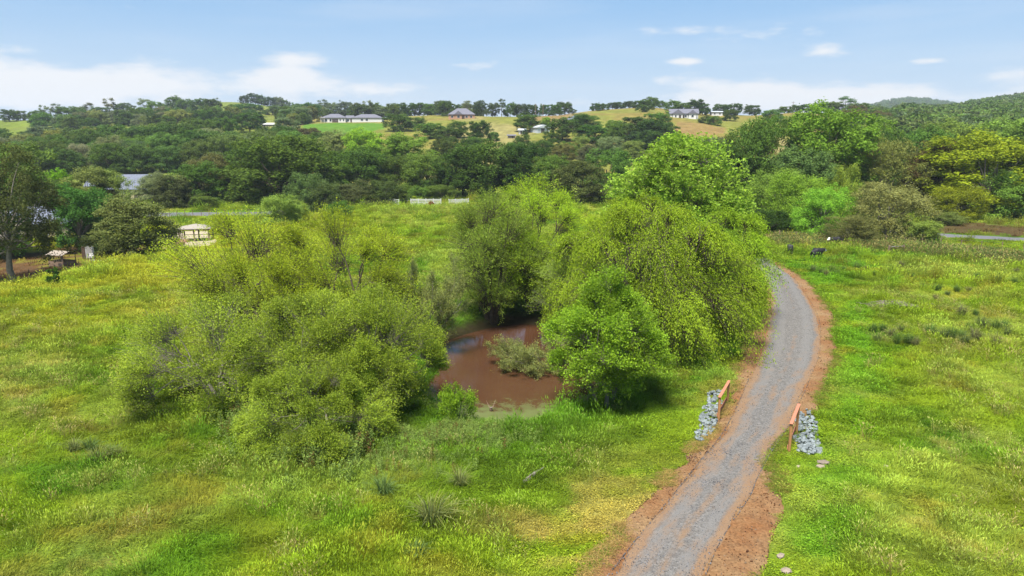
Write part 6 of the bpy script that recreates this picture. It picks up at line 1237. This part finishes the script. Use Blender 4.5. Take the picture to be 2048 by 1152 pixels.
# paddock: sand, gazebo, garden
def sheet(name, poly, m, zoff, label):
    """a sheet draped on the ground inside the outline"""
    x0, x1 = min(q[0] for q in poly), max(q[0] for q in poly); y0, y1 = min(q[1] for q in poly), max(q[1] for q in poly); nx = ny = 60; X, Y = np.meshgrid(np.linspace(x0, x1, nx), np.linspace(y0, y1, ny)); ins = inpoly(X, Y, poly)
    i = (np.arange(ny - 1)[:, None] * nx + np.arange(nx - 1)[None]).ravel(); I = ins.ravel(); k = I[i] & I[i + 1] & I[i + nx] & I[i + nx + 1]; i = i[k]
    tag(ob(name, mesh_np(name, np.stack([X, Y, H(X, Y) + zoff], -1).reshape(-1, 3), np.stack([i, i + 1, i + nx + 1, i + nx], 1), m, None, True)), label, None, None, 'structure')
sheet('sand_patch', SAND, M_SAND, .05, 'pale sand area around the gazebo')
def gazebo():
    p = P(394, 481); e = empty('gazebo', p, R(12)); h = 2.1; w = 1.75; e.scale = (1.3, 1, 1)
    for x in (-w, 0, w):
        for y in (-w, w):
            MB().box(x - .08, x + .08, y - .08, y + .08, -.4, h).build('post', M_POST, e)
    for s in (-1, 1): MB().bar((-w - .2, s * w, h - .05), (w + .2, s * w, h - .05), .1, .2).build('beam', M_POST, e); MB().bar((s * w, -w, h - .06), (s * w, w, h - .06), .1, .2).build('beam', M_POST, e)
    roof_mesh(-w, w, -w, w, h + .12, .62, 'hip', .35, .1).build('roof', mat('tan_shingles', (.23, .205, .175), .9, .15, 6, .3), e); MB().bar((-w, w, .8), (w, w, .8), .08).build('rail', M_POST, e); tag(e, 'open gazebo with pale hipped roof on the sand', 'gazebo')
gazebo()
def garden():
    e = empty('garden_trellis', P(343, 492)); b = e.location.copy(); posts = []
    for (px, top, base) in [(322, 470, 500), (324, 460, 486), (343, 453, 492), (363, 455, 482), (366, 462, 480)]:
        p = P(px, base); d = pix_dir(px, top); h = CAMZ + d[2] / d[1] * p.y - p.z; q = p - b; posts.append((q, h)); MB().tube([q + Vector((0, 0, -.2)), q + Vector((.05, 0, h))], .07, 6).build('post', M_POST, e)
    for i, j in ((1, 2), (2, 3)):
        (q0, h0), (q1, h1) = posts[i], posts[j]; pts = [q0.lerp(q1, t) + Vector((0, 0, (h0 * (1 - t) + h1 * t) * .52 + .35 * math.sin(math.pi * t))) for t in np.linspace(0, 1, 8)]; MB().tube(pts, .03, 5).build('arched_rail', M_POST, e)
    tag(e, 'dark garden posts with arched rails beside the raised beds', 'trellis')
    m = mat('red_brown_boards', (.30, .16, .12), .8, .25, 4, .2)
    for i, (px, py, lab) in enumerate([(322, 497, 'nearest reddish raised bed by the olive bush'), (332, 494, 'second reddish raised bed from the meadow'), (340, 490, 'third reddish raised bed from the meadow'), (350, 486, 'farthest reddish raised bed, toward the sand')]):
        p = P(px, py); e = empty('raised_bed', p + Vector((0, 1.0, 0)), R(-8))
        for y in (-.5, .5): MB().box(-1.8, 1.8, y - .03, y + .03, -.3, .4).build('side_board', m, e)
        for x in (-1.8, 1.8): MB().box(x - .03, x + .03, -.47, .47, -.3, .4).build('end_board', m, e)
        MB().box(-1.76, 1.76, -.46, .46, -.3, .28).build('soil', M_DIRT, e); tag(e, lab, 'raised bed', 'raised garden beds')
    p = P(355, 484); w, lv = lobe_tree(206, Ht=1.7, Wd=.9, lobes=8, subs=4, per=14, crown_base=0, shape='cone', leaf=(.16, .06), trunk_r=.04); put_tree('conifer_tree', tree_meshes('c', w, lv, M_BARK), p, 0, 1, (.03, .06, .02), 'small dark pointed conifer among the raised beds')
garden()
def pole(px, base, top, label):
    p = PR(px, base); d = pix_dir(px, top); h = CAMZ + d[2] / d[1] * p.y - p.z; e = empty('utility_pole', p); MB().tube([(0, 0, -.5), (0, 0, h)], [.2, .13], 8).build('pole', M_POST, e); MB().bar((-1.1, 0, h - .7), (1.1, 0, h - .7), .12, .14).build('crossarm', M_POST, e)
    for x in (-.95, 0, .95): MB().tube([(x, 0, h - .63), (x, 0, h - .4)], .05, 6).build('insulator', M_STEEL, e)
    tag(e, label, 'utility pole', 'utility poles on the ridge')
pole(1071, 233, 208, 'utility pole on the ridge, left of the pair'); pole(1086, 233, 208, 'utility pole on the ridge, right of the pair'); pole(1585, 223, 203, 'lone utility pole on the grassy rise near the blue hill')
grass()

# ------------------------------------------------------------------ the air
def haze():
    m = bpy.data.materials.new('haze'); m.use_nodes = True; N = m.node_tree.nodes; N.clear(); out = N.new('ShaderNodeOutputMaterial'); v = N.new('ShaderNodeVolumePrincipled'); v.inputs['Color'].default_value = (.80, .88, 1.0, 1); v.inputs['Density'].default_value = 0.00013; v.inputs['Anisotropy'].default_value = 0.2
    m.node_tree.links.new(v.outputs[0], out.inputs['Volume']); o = MB().box(-6200, 6200, -150, 7000, -8, 190).build('haze', m); tag(o, 'thin pale blue haze over the hills', None, None, 'stuff')
haze()
